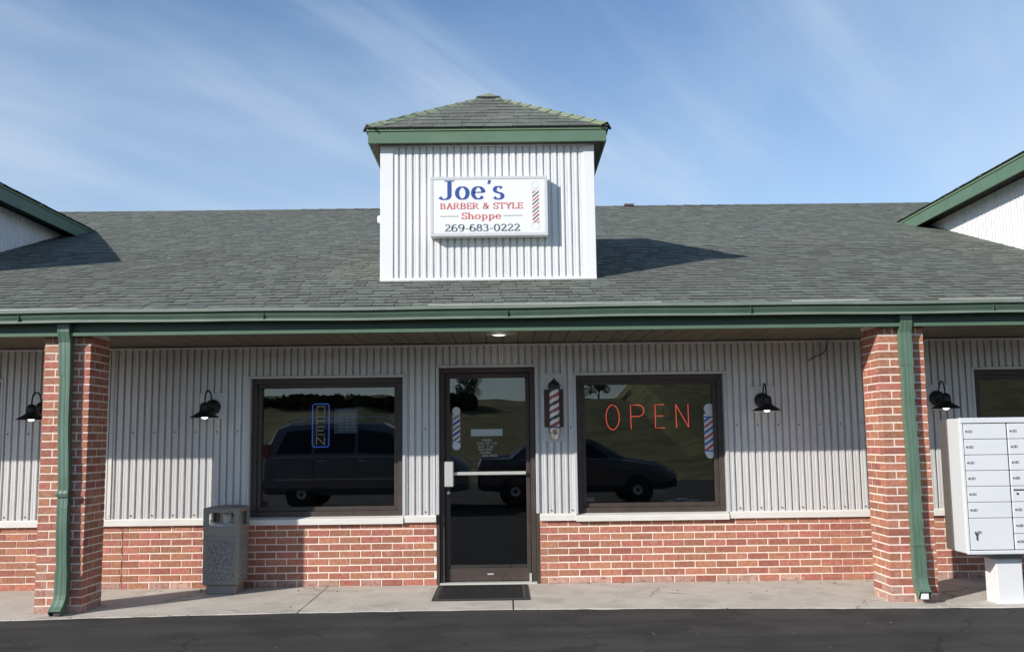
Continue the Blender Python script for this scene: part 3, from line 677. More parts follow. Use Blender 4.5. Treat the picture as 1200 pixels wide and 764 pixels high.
def hip_caps(parent, A, P, wdt=.11, step=.16):
    A, P = Vector(A), Vector(P); d = (P-A).normalized(); side = d.cross(Vector((0,0,1))).normalized(); upv = side.cross(d)
    n = int((P-A).length/step)
    for i in range(n):
        c = A+d*(i*step+.02); e = c+d*(step+.03); mb = MB(); th = .020; th2 = .010
        R = lambda p, h: [tuple(p-side*wdt-upv*(wdt*.46)+upv*h), tuple(p+upv*(h+.012)), tuple(p+side*wdt-upv*(wdt*.46)+upv*h)]
        lo, hi = R(c, th), R(e, th2); lo2 = R(c, th-.016)
        mb.quad(lo[0], lo[1], hi[1], hi[0]); mb.quad(lo[1], lo[2], hi[2], hi[1]); mb.quad(lo2[0], lo2[1], lo[1], lo[0], 1); mb.quad(lo2[1], lo2[2], lo[2], lo[1], 1)
        mb.quad(lo2[0], lo[0], hi[0], R(e, 0)[0], 1); mb.quad(lo[2], lo2[2], R(e, 0)[2], hi[2], 1)
        mb.build('hip_cap', [m_moss, m_butt], parent)
X0, X1, Y0, Y1 = 2.72, 4.826, -.236, 1.87
tw = thing('roof_tower', (3.77, Y0, rz(Y0)), 'square corrugated roof tower with a green trimmed hip roof, carrying the shop sign', 'tower', 'roof towers')
bt = MB(); bt.box(X0+.02, X1-.02, Y0+.012, Y1-.02, 2.7, 4.285); bt.build('tower_wall', m_white, tw)
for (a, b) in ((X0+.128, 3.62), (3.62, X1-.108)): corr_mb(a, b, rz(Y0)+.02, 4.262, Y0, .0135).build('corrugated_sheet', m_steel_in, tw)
for a, b in ((X0, X0+.128), (X1-.108, X1)):
    B('corner_board', m_white, tw, a, b, Y0-.022, Y0+.11, rz(Y0)+.012, 4.262, bev=.004)
B('corner_board', m_white, tw, X0, X0+.12, Y1-.12, Y1, 3.5, 4.262); B('corner_board', m_white, tw, X1-.12, X1, Y1-.12, Y1, 3.5, 4.262)
sd = MB()
for xx, sg in ((X0+.004, -1), (X1-.004, 1)):
    n = 200; Yr = [Y0+.11+(Y1-.12-Y0-.11)*i/n for i in range(n+1)]
    sd.grid([[(xx+sg*cprof(y), y, rz(y)-.05) for y in Yr], [(xx+sg*cprof(y), y, 4.262) for y in Yr]])
sd.build('corrugated_side', m_steel_in, tw, smooth=True)
B('frieze_trim', m_galv, tw, X0, X1, Y0-.026, Y0+.02, 4.262, 4.280)
B('base_flashing', m_white, tw, X0, X1, Y0-.03, Y0, rz(Y0)-.01, rz(Y0)+.020)
fx0, fx1, fy0, fy1 = 2.612, 4.940, -.356, 1.99
fa = MB()
for a in ((fx0, fx1, fy0, fy0+.02), (fx0, fx1, fy1-.02, fy1), (fx0, fx0+.02, fy0+.02, fy1-.02), (fx1-.02, fx1, fy0+.02, fy1-.02)): fa.bbox(*a, 4.268, 4.385, b=.002)
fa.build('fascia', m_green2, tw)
fa = MB()
for a in ((fx0-.012, fx1+.012, fy0-.012, fy0+.02), (fx0-.012, fx1+.012, fy1-.02, fy1+.012), (fx0-.012, fx0+.02, fy0+.02, fy1-.02), (fx1-.02, fx1+.012, fy0+.02, fy1-.02)): fa.bbox(*a, 4.386, 4.412, b=.002)
fa.build('drip_edge', m_greenl, tw)
B('soffit_panel', m_soffit, tw, fx0+.02, fx1-.02, fy0+.02, fy1-.02, 4.282, 4.292)
AP = (3.775, .817, 5.155); ez = 4.418
hb = MB()
for a, b, c in hip_faces(fx0-.02, fx1+.02, fy0-.02, fy1+.02, ez-.006, *AP[:2], AP[2]-.012): hb.poly([a, b, c])
hb.box(fx0, fx1, fy0, fy1, 4.40, 4.411)
hb.build('roof_deck', m_butt, tw)
far = MB()
for i, (a, b, c) in enumerate(hip_faces(fx0-.025, fx1+.025, fy0-.025, fy1+.025, ez, *AP)):
    tri_shingles(tw, a, b, c, None, None if i == 0 else far)
far.build('shingles_beyond', [m_shing_a, m_butt], tw, kind='stuff')
for cx, cy in ((fx0-.02, fy0-.02), (fx1+.02, fy0-.02), (fx1+.02, fy1+.02), (fx0-.02, fy1+.02)): hip_caps(tw, (cx, cy, ez+.002), (AP[0], AP[1], AP[2]-.02), .078)
mb = MB(); q4 = [(AP[0]+a*.13, AP[1]+b*.13, AP[2]-.045) for a, b in ((-1,-1),(1,-1),(1,1),(-1,1))]; q5 = [(p[0], p[1], p[2]-.02) for p in q4]
for i in range(4): mb.poly([q4[i], q4[(i+1) % 4], (AP[0], AP[1], AP[2]+.035)]); mb.quad(q5[i], q5[(i+1) % 4], q4[(i+1) % 4], q4[i], 1)
mb.build('apex_cap', [m_moss, m_butt], tw)
kb = MB(); kb.lathe([(.005, -.04), (.022, -.03), (.024, 0), (.022, .03), (.005, .04)], (X0-.02, Y0+.1, 3.56), 16); kb.build('vent_pipe', m_white, tw, smooth=True)
# side towers: many-sided, the near edge runs straight back, the front edge turns off the frame
def side_tower(sg, xe, xw, fy, by, label):
    # sg=+1: tower stands left of frame (its right side seen); -1: right of frame
    t = thing('roof_tower', (xw-sg*2.0, 1.5, rz(1.5)), label, 'tower', 'roof towers')
    def outline(x, fr, bk, o=0.):
        return [(x, bk), (x, fr), (x-sg*(2.6), fr-1.45), (x-sg*5.2, fr), (x-sg*5.2, bk)]
    wlp = outline(xw, fy+.22, by-.25); eo = outline(xe, fy, by); ei = outline(xe-sg*.02, fy+.02, by-.02)
    if True:
        mb = MB()
        for i in range(5):
            a, b = wlp[i], wlp[(i+1) % 5]; mb.quad((*a, 2.2), (*b, 2.2), (*b, 4.28), (*a, 4.28))
        mb.build('tower_wall', m_steel_in, t)
        mb = MB(); n = 420
        Yr = [wlp[1][1]+(wlp[0][1]-wlp[1][1])*i/n for i in range(n+1)]
        mb.grid([[(xw+sg*(.01-cprof(y)), y, rz(y)-.02) for y in Yr], [(xw+sg*(.01-cprof(y)), y, 4.275) for y in Yr]]); mb.build('corrugated_sheet', m_steel_in, t, smooth=True)
    for nm, z0, z1, off, m in (('fascia', 4.235, 4.385, 0, m_green2), ('drip_edge', 4.386, 4.412, .012, m_greenl)):
        mb = MB(); e2 = outline(xe+sg*off, fy-off, by+off)
        for i in range(5):
            a, b, c, d_ = e2[i], e2[(i+1) % 5], ei[(i+1) % 5], ei[i]
            mb.quad((*a, z0), (*b, z0), (*b, z1), (*a, z1)); mb.quad((*d_, z0), (*c, z0), (*b, z0), (*a, z0)); mb.quad((*a, z1), (*b, z1), (*c, z1), (*d_, z1)); mb.quad((*d_, z1), (*c, z1), (*c, z0), (*d_, z0))
        mb.build(nm, m, t)
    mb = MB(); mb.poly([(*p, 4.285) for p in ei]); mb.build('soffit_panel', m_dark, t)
    e3 = outline(xe+sg*.025, fy-.025, by+.025); ap = (xe-sg*2.6, (fy+by)/2-.3, 5.35); mb = MB(); far = MB()
    for i in range(5): mb.poly([(*e3[i], 4.412), (*e3[(i+1) % 5], 4.412), (ap[0], ap[1], ap[2]-.01)])
    mb.poly([(*p, 4.4125) for p in e3]); mb.build('roof_deck', m_butt, t)
    for i in range(5): tri_shingles(t, (*e3[i], 4.42), (*e3[(i+1) % 5], 4.42), ap, None, far)
    far.build('shingles_beyond', [m_shing_a, m_butt], t, kind='stuff')
side_tower(1, -1.94, -2.20, -.10, 4.2, 'roof tower at the left picture edge with its siding in shade')
side_tower(-1, 9.60, 9.87, -.10, 4.2, 'roof tower at the right picture edge with sunlit white siding')

# ------------------------------------------------------------------ shop sign on the tower
sx0, sx1, sz0, sz1, sy0 = 3.217, 4.357, 3.336, 3.926, -.362
sg_ = thing('shop_sign', (3.787, sy0, sz0), "white box sign reading Joe's Barber and Style Shoppe on the middle roof tower", 'sign')
B('sign_box', m_white, sg_, sx0, sx1, sy0+.012, Y0-.016, sz0, sz1, bev=.004)
fr = MB(); ring(fr, sx0, sx1, sz0, sz1, .030, sy0, sy0+.011, .003); fr.build('sign_frame', mat('sign_rim', (.66, .66, .66), .35, metal=.2), sg_)
B('sign_face', m_signw, sg_, sx0+.031, sx1-.031, sy0+.004, sy0+.0115, sz0+.031, sz1-.031, bev=.001)
yf = sy0+.0025
def S_(px, py):            # photo-zoom measurements of the sign -> sign plane
    x = sx0+(px-5)/(1022-5)*(sx1-sx0); zt = sz1; zb = sz0
    tz = (py+ (px-5)*.018-200)/(705-200)
    return x, zt-(zt-zb)*tz
def sign_text(s, pxa, pxb, pyb, pyt, m, name, thick, thin, caps=1.):
    xa, za = S_(pxa, pyb); xb, _ = S_(pxb, pyb-(pxb-pxa)*.018); _, zt = S_(pxa, pyt)
    if caps == 2:
        tot = sum(G[c][0] for c in s); x = xa
        for c in s:
            w = G[c][0]/tot*(xb-xa); text_mb(c, x, x+w, za, zt-za, yf, thick, thin).build(name, m, sg_); x += w
    else: text_mb(s, xa, xb, za, (zt-za)*caps, yf, thick, thin).build(name, m, sg_)
sign_text("Joe's", 92, 652, 392, 232, m_blue, 'name_letter', .22, .06, 2)
sign_text('BARBER & STYLE', 88, 808, 474, 424, m_red, 'subtitle_lettering', .22, .09)
sign_text('Shoppe', 276, 622, 556, 502, m_red, 'shoppe_lettering', .24, .10)
sign_text('269-683-0222', 128, 782, 662, 604, m_slate, 'phone_lettering', .22, .10)
for a, b, y in ((93, 255, 535), (638, 803, 523)):
    p, q = S_(a, y), S_(b, y-(b-a)*.018*0); mb = MB(); mb.quad((p[0], yf, p[1]-.0025), (q[0], yf, p[1]-.0025), (q[0], yf, p[1]+.0025), (p[0], yf, p[1]+.0025)); mb.build('rule_line', m_slate, sg_)
(pxa, pzb), (pxb, pzt) = S_(888, 582), S_(945, 312)
logo = MB()
for (zc, r) in ((pzt+.058, .034), (pzb-.030, .040)):
    for i in range(28):
        a, b = 2*pi*i/28, 2*pi*(i+1)/28; c = (pxa+pxb)/2
        logo.quad((c+r*math.cos(a), yf, zc+r*math.sin(a)), (c+r*math.cos(b), yf, zc+r*math.sin(b)), (c+(r-.0022)*math.cos(b), yf, zc+(r-.0022)*math.sin(b)), (c+(r-.0022)*math.cos(a), yf, zc+(r-.0022)*math.sin(a)))
logo.quad((pxa-.008, yf, pzt+.012), (pxb+.008, yf, pzt+.012), (pxb+.008, yf, pzt+.015), (pxa-.008, yf, pzt+.015))
lgo = logo.build('barber_pole_emblem', m_plaq, sg_)
stripes(lgo, pxa, pxb, pzb, pzt, yf-.0003, .055, .0755, [(.0, .017, m_slate), (.037, .017, m_red)])

# ------------------------------------------------------------------ pillars
def pillar(px, label, group='brick porch pillars'):
    py = -1.31; w = .397
    t = thing('brick_pillar', (px, py, 0), label, 'pillar', group)
    core = MB(); core.box(px+.0045, px+w-.0045, py+.0045, py+w-.0045, -.03, 2.335); core.build('mortar', m_mortar, t)
    hd = [brick_mesh(.092, BH, .04) for _ in range(3)]; fulls = [brick_mesh(BL, BH, .09) for _ in range(4)]; lows = [brick_mesh(BL, BH, .09, m=m_brick_low) for _ in range(2)]
    sd_ = [brick_mesh(.058, .0600, .06) for _ in range(3)]
    rots = [(0, lambda a, o: (px+a, py+o)), (pi/2, lambda a, o: (px+w-o, py+a)), (pi, lambda a, o: (px+w-a, py+w-o)), (-pi/2, lambda a, o: (px+o, py+w-a))]
    for r in range(-0, 34):
        z = .002+r*CH
        if r == 0: z = .002
        for k, (rot, P) in enumerate(rots):
            o = random.uniform(-.001, .0015)
            if r == 33:
                for j in range(6):
                    x, y = P(.002+j*.0670, o); instance(random.choice(sd_), 'brick', (x, y, z+.004), t, rot=(0, 0, rot))
                continue
            two = (r % 2 == 0) == (k % 2 == 0)
            for a in ((.0, .2035) if two else (.1018,)):
                x, y = P(a, o)
                instance(random.choice(lows if r < 1 or (r < 3 and random.random() < .3) else fulls), 'brick', (x, y, z), t, rot=(0, 0, rot))
    return t
pillar(0.0, 'square brick pillar at the left, with a green downspout in front')
pillar(7.1194, 'square brick pillar at the right beside the mailboxes')
# downspouts
def rect_sweep(mb, pts, w, d):       # flattened square pipe with ribs, path in X/Y/Z
    rows = []
    prof = []
    for i in range(12): prof.append((-w/2+w*i/12, -d/2+(.0015 if i in (3, 4, 8) else 0)))
    for i in range(4): prof.append((w/2, -d/2+d*i/4))
    for i in range(12): prof.append((w/2-w*i/12, d/2))
    for i in range(4): prof.append((-w/2, d/2-d*i/4))
    pts = [Vector(p) for p in pts]
    for i, p in enumerate(pts):
        dv = (pts[min(i+1, len(pts)-1)]-pts[max(i-1, 0)]).normalized(); ux = Vector((1,0,0)); uy = dv.cross(ux).normalized()
        if uy.y < 0: uy = -uy
        rows.append([tuple(p+ux*a+uy*b) for a, b in prof])
    mb.grid(rows, True); return rows
def downspout(x_top, x_bot, label, crushed):
    t = thing('downspout', (x_bot, -1.36, 0), label, 'downspout', 'green downspouts')
    wd = .088; dp = .066; yc = -1.31-.006-dp/2
    X = lambda z: x_bot+(x_top-x_bot)*(z/2.4)
    mb = MB(); rect_sweep(mb, [(X(z), yc-(.03 if z > 2.3 else 0), z) for z in (1.965, 2.1, 2.25, 2.34, 2.40)], wd+.010, dp+.006); mb.build('outlet_sleeve', m_green_dn, t)
    mb = MB(); zs = [1.99-1.75*i/14 for i in range(15)]
    rect_sweep(mb, [(X(z)+(.004*math.sin(z*7)), yc+(.010*math.exp(-((z-1.0)/.05)**2) if crushed else 0), z) for z in zs], wd, dp); mb.build('pipe', m_green_dn, t)
    if crushed:
        mb = MB(); rect_sweep(mb, [(X(.98), yc-.004, 1.0), (X(.98), yc-.008, .985), (X(.98), yc-.002, .965)], wd+.012, dp+.012); mb.build('dented_seam', m_green_dn, t)
        mb = MB(); rect_sweep(mb, [(X(.3), yc, .36), (X(.25), yc-.004, .16), (X(.2)-.006, yc-.012, .11), (X(.1)-.014, yc-.05, .05), (X(.1)-.014, yc-.095, .012)], wd+.012, dp+.010); e = mb.build('elbow', m_green_dn, t)
    else:
        mb = MB(); rect_sweep(mb, [(X(.3), yc, .44), (X(.3), yc, .20), (X(.2), yc-.015, .145), (X(.1), yc-.055, .09), (X(.1)+.004, yc-.085, .07)], wd+.012, dp+.010); e = mb.build('elbow', m_green_dn, t)
    mb = MB()
    zz = (.014 if crushed else .072); yy = yc-(.097 if crushed else .087)
    mb.bbox(X(0)-.030, X(0)+.030, yy-.004, yy+.03, zz-.008 if crushed else zz-.03, zz+.018, b=.003); mb.build('spout_mouth', m_gap if crushed else m_white, t)
    B('strap', m_green_dn, t, X(.5)-wd/2-.008, X(.5)+wd/2+.008, yc-dp/2-.004, -1.309, .46, .485) if not crushed else None
downspout(.197, .255, 'dented green downspout on the left brick pillar', True)
downspout(7.335, 7.347, 'green downspout on the right brick pillar beside the mailboxes', False)

# ------------------------------------------------------------------ wall lamps
def lamp(cx, label):
    zc = 1.745; cx2 = cx
    t = thing('wall_lamp', (cx, 0, zc), label, 'lamp', 'black gooseneck wall lamps')
    B('mounting_plate', m_white, t, cx-.132, cx+.132, -.034, -.012, zc-.127, zc+.127, bev=.004)
    B('mounting_pad', m_white, t, cx-.100, cx+.100, -.040, -.0345, zc-.095, zc+.095, bev=.003)
    mb = MB(); mb.lathe([(.0, -.115), (.030, -.112), (.058, -.098), (.072, -.075), (.075, -.042)], (cx, 0, zc-.01), 24, axis='y'); mb.build('canopy', m_black, t, smooth=True)
    pts = [(cx, -.09, zc+.02), (cx, -.105, zc+.075), (cx, -.125, zc+.118), (cx-.004, -.16, zc+.145), (cx-.008, -.205, zc+.145), (cx-.012, -.245, zc+.115), (cx-.012, -.262, zc+.07), (cx-.012, -.265, zc+.005)]
    mb = MB(); mb.tube(pts, .0075, 8); mb.build('gooseneck', m_black, t, smooth=True)
    c = (cx-.012, -.265, 0)
    mb = MB(); mb.lathe([(.0, zc+.030), (.022, zc+.027), (.042, zc+.012), (.048, zc-.010), (.048, zc-.045), (.055, zc-.062), (.085, zc-.082), (.135, zc-.112), (.137, zc-.117), (.132, zc-.116), (.08, zc-.088), (.045, zc-.07), (.0, zc-.068)], c, 32)
    mb.build('lamp_shade', m_black, t, smooth=True)
    mb = MB(); mb.lathe([(.0, zc-.070), (.020, zc-.075), (.030, zc-.095), (.032, zc-.112), (.024, zc-.124), (.012, zc-.130), (.0, zc-.132)], c, 20); mb.build('bulb', m_bulb, t, smooth=True)
lamp(1.068, 'black gooseneck wall lamp above the litter bin'); lamp(6.435, 'black gooseneck wall lamp right of the red OPEN window')
lamp(8.152, 'black gooseneck wall lamp just right of the right brick pillar'); lamp(-.580, 'black gooseneck wall lamp half hidden by the left brick pillar')
t = thing('soffit_light', (3.873, -.815, 2.33), 'small round lit downlight in the porch ceiling above the door', 'ceiling light')
mb = MB(); mb.lathe([(.075, 2.334), (.075, 2.326), (.055, 2.322), (.052, 2.333)], (3.873, -.815, 0), 28); mb.build('rim', m_white, t, smooth=True)
mb = MB(); mb.lathe([(0, 2.318), (.03, 2.3185), (.049, 2.324), (.049, 2.3325)], (3.873, -.815, 0), 24); mb.build('lens', m_bulb, t, smooth=True)
# soft pools from the lit downlight
sp = bpy.data.objects.new('downlight_glow', bpy.data.lights.new('downlight_glow', 'POINT')); sp.data.energy = .35; sp.data.shadow_soft_size = .04; sp.data.color = (1, .93, .8); COL.objects.link(sp); sp.parent = t; sp.matrix_parent_inverse = Matrix.Translation(t.location).inverted(); sp.location = (3.873, -.815, 2.27)

# ------------------------------------------------------------------ barber pole on the wall
cx = 4.397; bp = thing('barber_pole', (cx, 0, 1.36), 'striped red and white barber pole mounted on the wall between door and window', 'barber pole')
B('mounting_plate', m_galv, bp, 4.300, 4.488, -.036, -.012, 1.355, 2.03, bev=.003)
B('side_block', m_maroon, bp, 4.300, 4.355, -.060, -.037, 1.50, 1.865); B('side_block', m_maroon, bp, 4.434, 4.490, -.060, -.037, 1.50, 1.865)
py = -.115
mb = MB(); n, m = 72, 96; r = .0485; z0, z1 = 1.503, 1.862
i0 = len(mb.v)
for j in range(m+1):
    for i in range(n): a = 2*pi*i/n; mb.v.append((cx+r*math.cos(a), py+r*math.sin(a), z0+(z1-z0)*j/m))
for j in range(m):
    for i in range(n):
        ph = ((j/m)*(z1-z0)/.138-(i/n)*1.0) % 1.0
        a = i0+j*n+i; b = i0+j*n+(i+1) % n
        mb.f.append((a, b, b+n, a+n)); mb.t.append(0.)
        mb.mi.append(0 if (ph < .26 or .5 < ph < .76) else (1 if ph < .5 else 2))
mb.build('striped_cylinder', [mat('pole_white', (.78, .75, .75), .25, coat=.5), mat('pole_red', (.32, .04, .06), .3, coat=.5), mat('pole_navy', (.02, .022, .04), .3, coat=.5)], bp, smooth=False)
mb = MB(); mb.lathe([(.0, 1.972), (.010, 1.970), (.012, 1.955), (.028, 1.946), (.050, 1.925), (.060, 1.897), (.060, 1.885), (.054, 1.880), (.054, 1.862), (.0, 1.862)], (cx, py, 0), 28); mb.build('top_cap', mat('cap_dark', (.05, .05, .05), .35, metal=.6), bp, smooth=True)
mb = MB(); mb.lathe([(.0, 1.385), (.030, 1.386), (.034, 1.400), (.045, 1.415), (.056, 1.445), (.056, 1.470), (.060, 1.474), (.060, 1.500), (.0, 1.503)], (cx, py, 0), 28); mb.build('chrome_base', m_chrome, bp, smooth=True)
mb = MB(); mb.bbox(cx-.015, cx+.015, -.1, -.03, 1.90, 1.92); mb.bbox(cx-.015, cx+.015, -.1, -.03, 1.44, 1.46); mb.build('bracket', m_black, bp)

# ------------------------------------------------------------------ neon signs, decals, papers
def neon(parent, strokes, mtl, r=.0040, name='neon_letter'):
    for st in strokes:
        mb = MB(); mb.tube(st, r, 8); mb.build(name, mtl, parent, smooth=True)
yn = .19
fx = lambda X: 3.936+(X-3.936)*(9.654+yn)/(9.654+.15); fz = lambda Z: 1.373+(Z-1.373)*(9.654+yn)/(9.654+.15)
n1 = thing('neon_sign', (5.33, yn, 1.47), 'red neon OPEN sign in the window right of the door', 'neon sign')
B('back_bar', m_black, n1, 4.93, 5.77, yn+.03, yn+.04, 1.585, 1.595)
def P3(l): return [(fx(x), yn, fz(z)) for x, z in l]
neon(n1, [P3([(x, z) for x, z in arc(4.990, 1.592, .066, .122, 80, 435, 28)])], m_neonr)
neon(n1, [P3([(5.172, 1.474), (5.170, 1.71), (5.245, 1.712)]+arc(5.25, 1.655, .052, .057, 85, -85, 8)+[(5.172, 1.598)])], m_neonr)
neon(n1, [P3([(5.505, 1.712), (5.415, 1.712), (5.415, 1.482), (5.507, 1.482)]), P3([(5.415, 1.60), (5.492, 1.60)])], m_neonr)
neon(n1, [P3([(5.625, 1.482), (5.622, 1.712)]), P3([(5.622, 1.712), (5.745, 1.484)]), P3([(5.745, 1.484), (5.745, 1.712)])], m_neonr)
n2 = thing('neon_sign', (2.083, yn, 1.33), 'blue framed upright neon OPEN sign in the window left of the door', 'neon sign')
def rrect(x0, x1, z0, z1, r):
    p = []
    for cx_2, cz, a in ((x1-r, z1-r, 0), (x0+r, z1-r, 90), (x0+r, z0+r, 180), (x1-r, z0+r, 270)): p += arc(cx_2, cz, r, r, a, a+90, 5)
    return p+[p[0]]
B('back_panel', mat('neon_backing', (.012, .013, .02), .5), n2, fx(2.01), fx(2.158), yn+.02, yn+.028, fz(1.345), fz(1.75))
neon(n2, [P3(rrect(2.002, 2.166, 1.335, 1.760, .025))], m_neonb, .0055, 'neon_frame')
for k, ch in enumerate('OPEN'):
    zt = 1.735-k*.100; h = .078; a, b = 2.045, 2.122
    S2 = {'O': [[(a, zt), (b, zt), (b, zt-h), (a, zt-h), (a, zt)]], 'P': [[(a, zt-h), (a, zt), (b, zt), (b, zt-h*.55), (a, zt-h*.55)]],
          'E': [[(b, zt), (a, zt), (a, zt-h), (b, zt-h)], [(a, zt-h/2), (b-.01, zt-h/2)]], 'N': [[(a, zt-h), (a, zt)], [(a, zt), (b, zt-h)], [(b, zt-h), (b, zt)]]}[ch]
    neon(n2, [P3(s) for s in S2], m_neony, .0040)
fl = thing('calendar_poster', (2.35, .16, 1.47), 'small poster with a blue header and ruled rows beside the upright neon sign', 'poster')
B('sheet', mat('poster_paper', (.30, .38, .50), .7), fl, 2.215, 2.445, .158, .160, 1.465, 1.715, bev=.0005)
B('header', m_db, fl, 2.215, 2.445, .1565, .1578, 1.680, 1.712, bev=.0003)
mb = MB()
for r_ in range(6):
    for c_ in range(3):
        x_, z_ = 2.262+c_*.058, 1.642-r_*.031; mb.quad((x_, .1572, z_), (x_+.048, .1572, z_), (x_+.048, .1572, z_+.020), (x_, .1572, z_+.020))
mb.build('printed_rows', mat('poster_print', (.75, .66, .66), .7), fl)
yd = .1105
def decal(name, label, x0, x1, zb, zt, y, dm, rt, rb, red, blue, cat='window sticker'):
    t = thing(name, ((x0+x1)/2, y, zb), label, cat)
    mb = MB(); c = (x0+x1)/2
    disc(mb, c, zt-rt, rt, y); disc(mb, c, zb+rb, rb, y-.0002); mb.quad((x0+.006, y-.0004, zb+rb), (x1-.006, y-.0004, zb+rb), (x1-.006, y-.0004, zt-2*rt+.006), (x0+.006, y-.0004, zt-2*rt+.006))
    mb.build('white_shape', dm, t)
    za, zz = zb+rb*1.8, zt-2*rt-(.035 if red is m_dr else .0)
    stripes(t, x0+.008, x1-.008, za, zz, y-.0008, .075 if red is m_dr else .05, .115 if red is m_dr else .105, [(.0, .026, blue), (.057 if red is m_dr else .052, .026, red)])
    if red is m_dr:
        for q in (za-.012, zz): B('blue_band', m_db, t, x0+.002, x1-.002, y-.0016, y-.001, q, q+.012, bev=.0002)
decal('barber_pole_sticker', 'red white and blue barber pole sticker at the right side of the OPEN window', 5.885, 6.005, 1.175, 1.715, .108, m_dw, .052, .045, m_dr, m_db)
decal('barber_pole_sticker', 'pale barber pole sticker on the upper left of the door glass', 3.392, 3.478, 1.288, 1.712, .0945, m_dw, .040, .040, mat('decal_brown', (.22, .17, .16), .6), mat('decal_navy', (.035, .04, .25), .6))
os_ = thing('open_strip_sign', (3.735, .094, 1.42), 'pale horizontal OPEN strip on the door glass', 'sign')
B('strip', m_dgrey, os_, 3.578, 3.890, .0925, .0955, 1.422, 1.490, bev=.001)
text_mb('OPEN', 3.69, 3.84, 1.436, .040, .0918, .16, .12).build('open_lettering', m_letter, os_)
hr = thing('hours_lettering', (3.735, .094, 1.22), 'small white opening hours lettering on the door glass', 'lettering')
for i, (s, a, b) in enumerate((('HOURS', 3.690, 3.78), ('TUE-FRI 7-6', 3.632, 3.835), ('SAT 7-12', 3.645, 3.80), ('SUN-MON', 3.648, 3.79), ('CLOSED', 3.668, 3.775), ('683-0222', 3.690, 3.835))):
    text_mb(s, a, b, 1.372-i*.030, .019, .0945, .15, .12).build('hours_line', m_letter, hr)
c = thing('card', (4.75, .17, .755), 'small white card leaning at the lower left of the OPEN window', 'card'); 
B('sheet', m_paper, c, 4.705, 4.79, .165, .168, .765, .805, bev=.0005)
c = thing('paper_stack', (5.6, .22, .755), 'white papers lying on the inner sill of the OPEN window', 'papers')
for i in range(5): 
    a = 5.48+i*.065; B('sheet', m_paper, c, a, a+.11, .17, .26, .757+.008*(i % 3), .763+.008*(i % 3)+.008*(i == 2), bev=.001)
B('box', mat('grey_box', (.12, .12, .13), .6), c, 5.40, 5.50, .30, .34, .83, .875, bev=.003)
ib = MB(); 
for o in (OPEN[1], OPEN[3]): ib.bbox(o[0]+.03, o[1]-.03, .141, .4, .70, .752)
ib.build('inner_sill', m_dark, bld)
# loose wire on the wall
wr = tag(MB().build('w', m_black), None); bpy.data.objects.remove(wr)
mb = MB(); mb.tube([(7.11, -.035, 2.31), (7.10, -.04, 2.25), (7.075, -.04, 2.20), (7.03, -.036, 2.172), (6.99, -.034, 2.165), (6.94, -.034, 2.135), (6.915, -.036, 2.12)], .005, 6)
rb_ = MB()
for (x_, y_) in ((6.95, 2.6), (9.3, 1.35), (1.2, 4.6)):
    for k in range(6): a_ = random.uniform(.02, .05); p_ = (x_+random.uniform(-.05, .05), y_+random.uniform(-.04, .04)); rb_.quad((p_[0]-a_, p_[1], rz(p_[1])+.012), (p_[0], p_[1]-a_*.4, rz(p_[1])+.012), (p_[0]+a_, p_[1], rz(p_[1])+.016), (p_[0], p_[1]+a_*.4, rz(p_[1])+.02))
tag(rb_.build('leaf_litter', mat('pale_litter', (.42, .38, .33), .9)), 'few pale scraps of leaf litter lying on the roof shingles', 'litter', kind='stuff')
tag(mb.build('loose_wire', m_black, smooth=True), 'loose dark wire hanging from the top of the corrugated wall', 'wire')

# ------------------------------------------------------------------ doormat
dm = thing('doormat', (3.68, -.5, 0), 'black ribbed rubber doormat in front of the glass door', 'doormat')
mb = MB(); mb.bbox(3.262, 4.112, -.945, -.075, .004, .014, b=.003); mb.build('base', m_rubber, dm)
for a in (3.285, 4.068): B('edge_strip', m_rubl, dm, a, a+.012, -.925, -.095, .0142, .017, bev=.001)
for a in (-.930, -.100): B('edge_strip', m_rubl, dm, 3.30, 4.06, a, a+.008, .0142, .016, bev=.001)
rb = MB()
for i in range(52):
    x = 3.315+i*.0143; rb.box(x, x+.007, -.905, -.115, .0142, .0185, skip='b')
rb.build('ribs', m_rubber, dm, kind='stuff')

# ------------------------------------------------------------------ litter bin
cn = thing('litter_bin', (1.28, -.24, 0), 'dark grey square litter bin with pebbled panels against the wall', 'litter bin')
x0, x1, y0, y1 = 1.110, 1.450, -.415, -.075; cx, cy = (x0+x1)/2, (y0+y1)/2
B('base', m_can, cn, x0+.03, x1-.03, y0+.03, y1-.03, .002, .088, bev=.008)
bd = MB(); hw = (x1-x0)/2
def sq(h, z, r=.012, n=3):
    p = []
    for sx_, sy_, a in ((1, 1, 0), (-1, 1, 90), (-1, -1, 180), (1, -1, 270)):
        for i in range(n+1):
            q = math.radians(a+90*i/n); p.append((cx+sx_*(h-r)+r*math.cos(q), cy+sy_*(h-r)+r*math.sin(q), z))
    return p
rows = [sq(hw-.016, .086), sq(hw-.004, .095), sq(hw-.003, .10), sq(hw-.002, .525), sq(hw-.006, .528), sq(hw-.006, .534), sq(hw-.001, .537), sq(hw-.0015, .60)]
bd.grid(rows, True); bd.poly(rows[-1]); bd.build('body', m_can, cn, smooth=False)
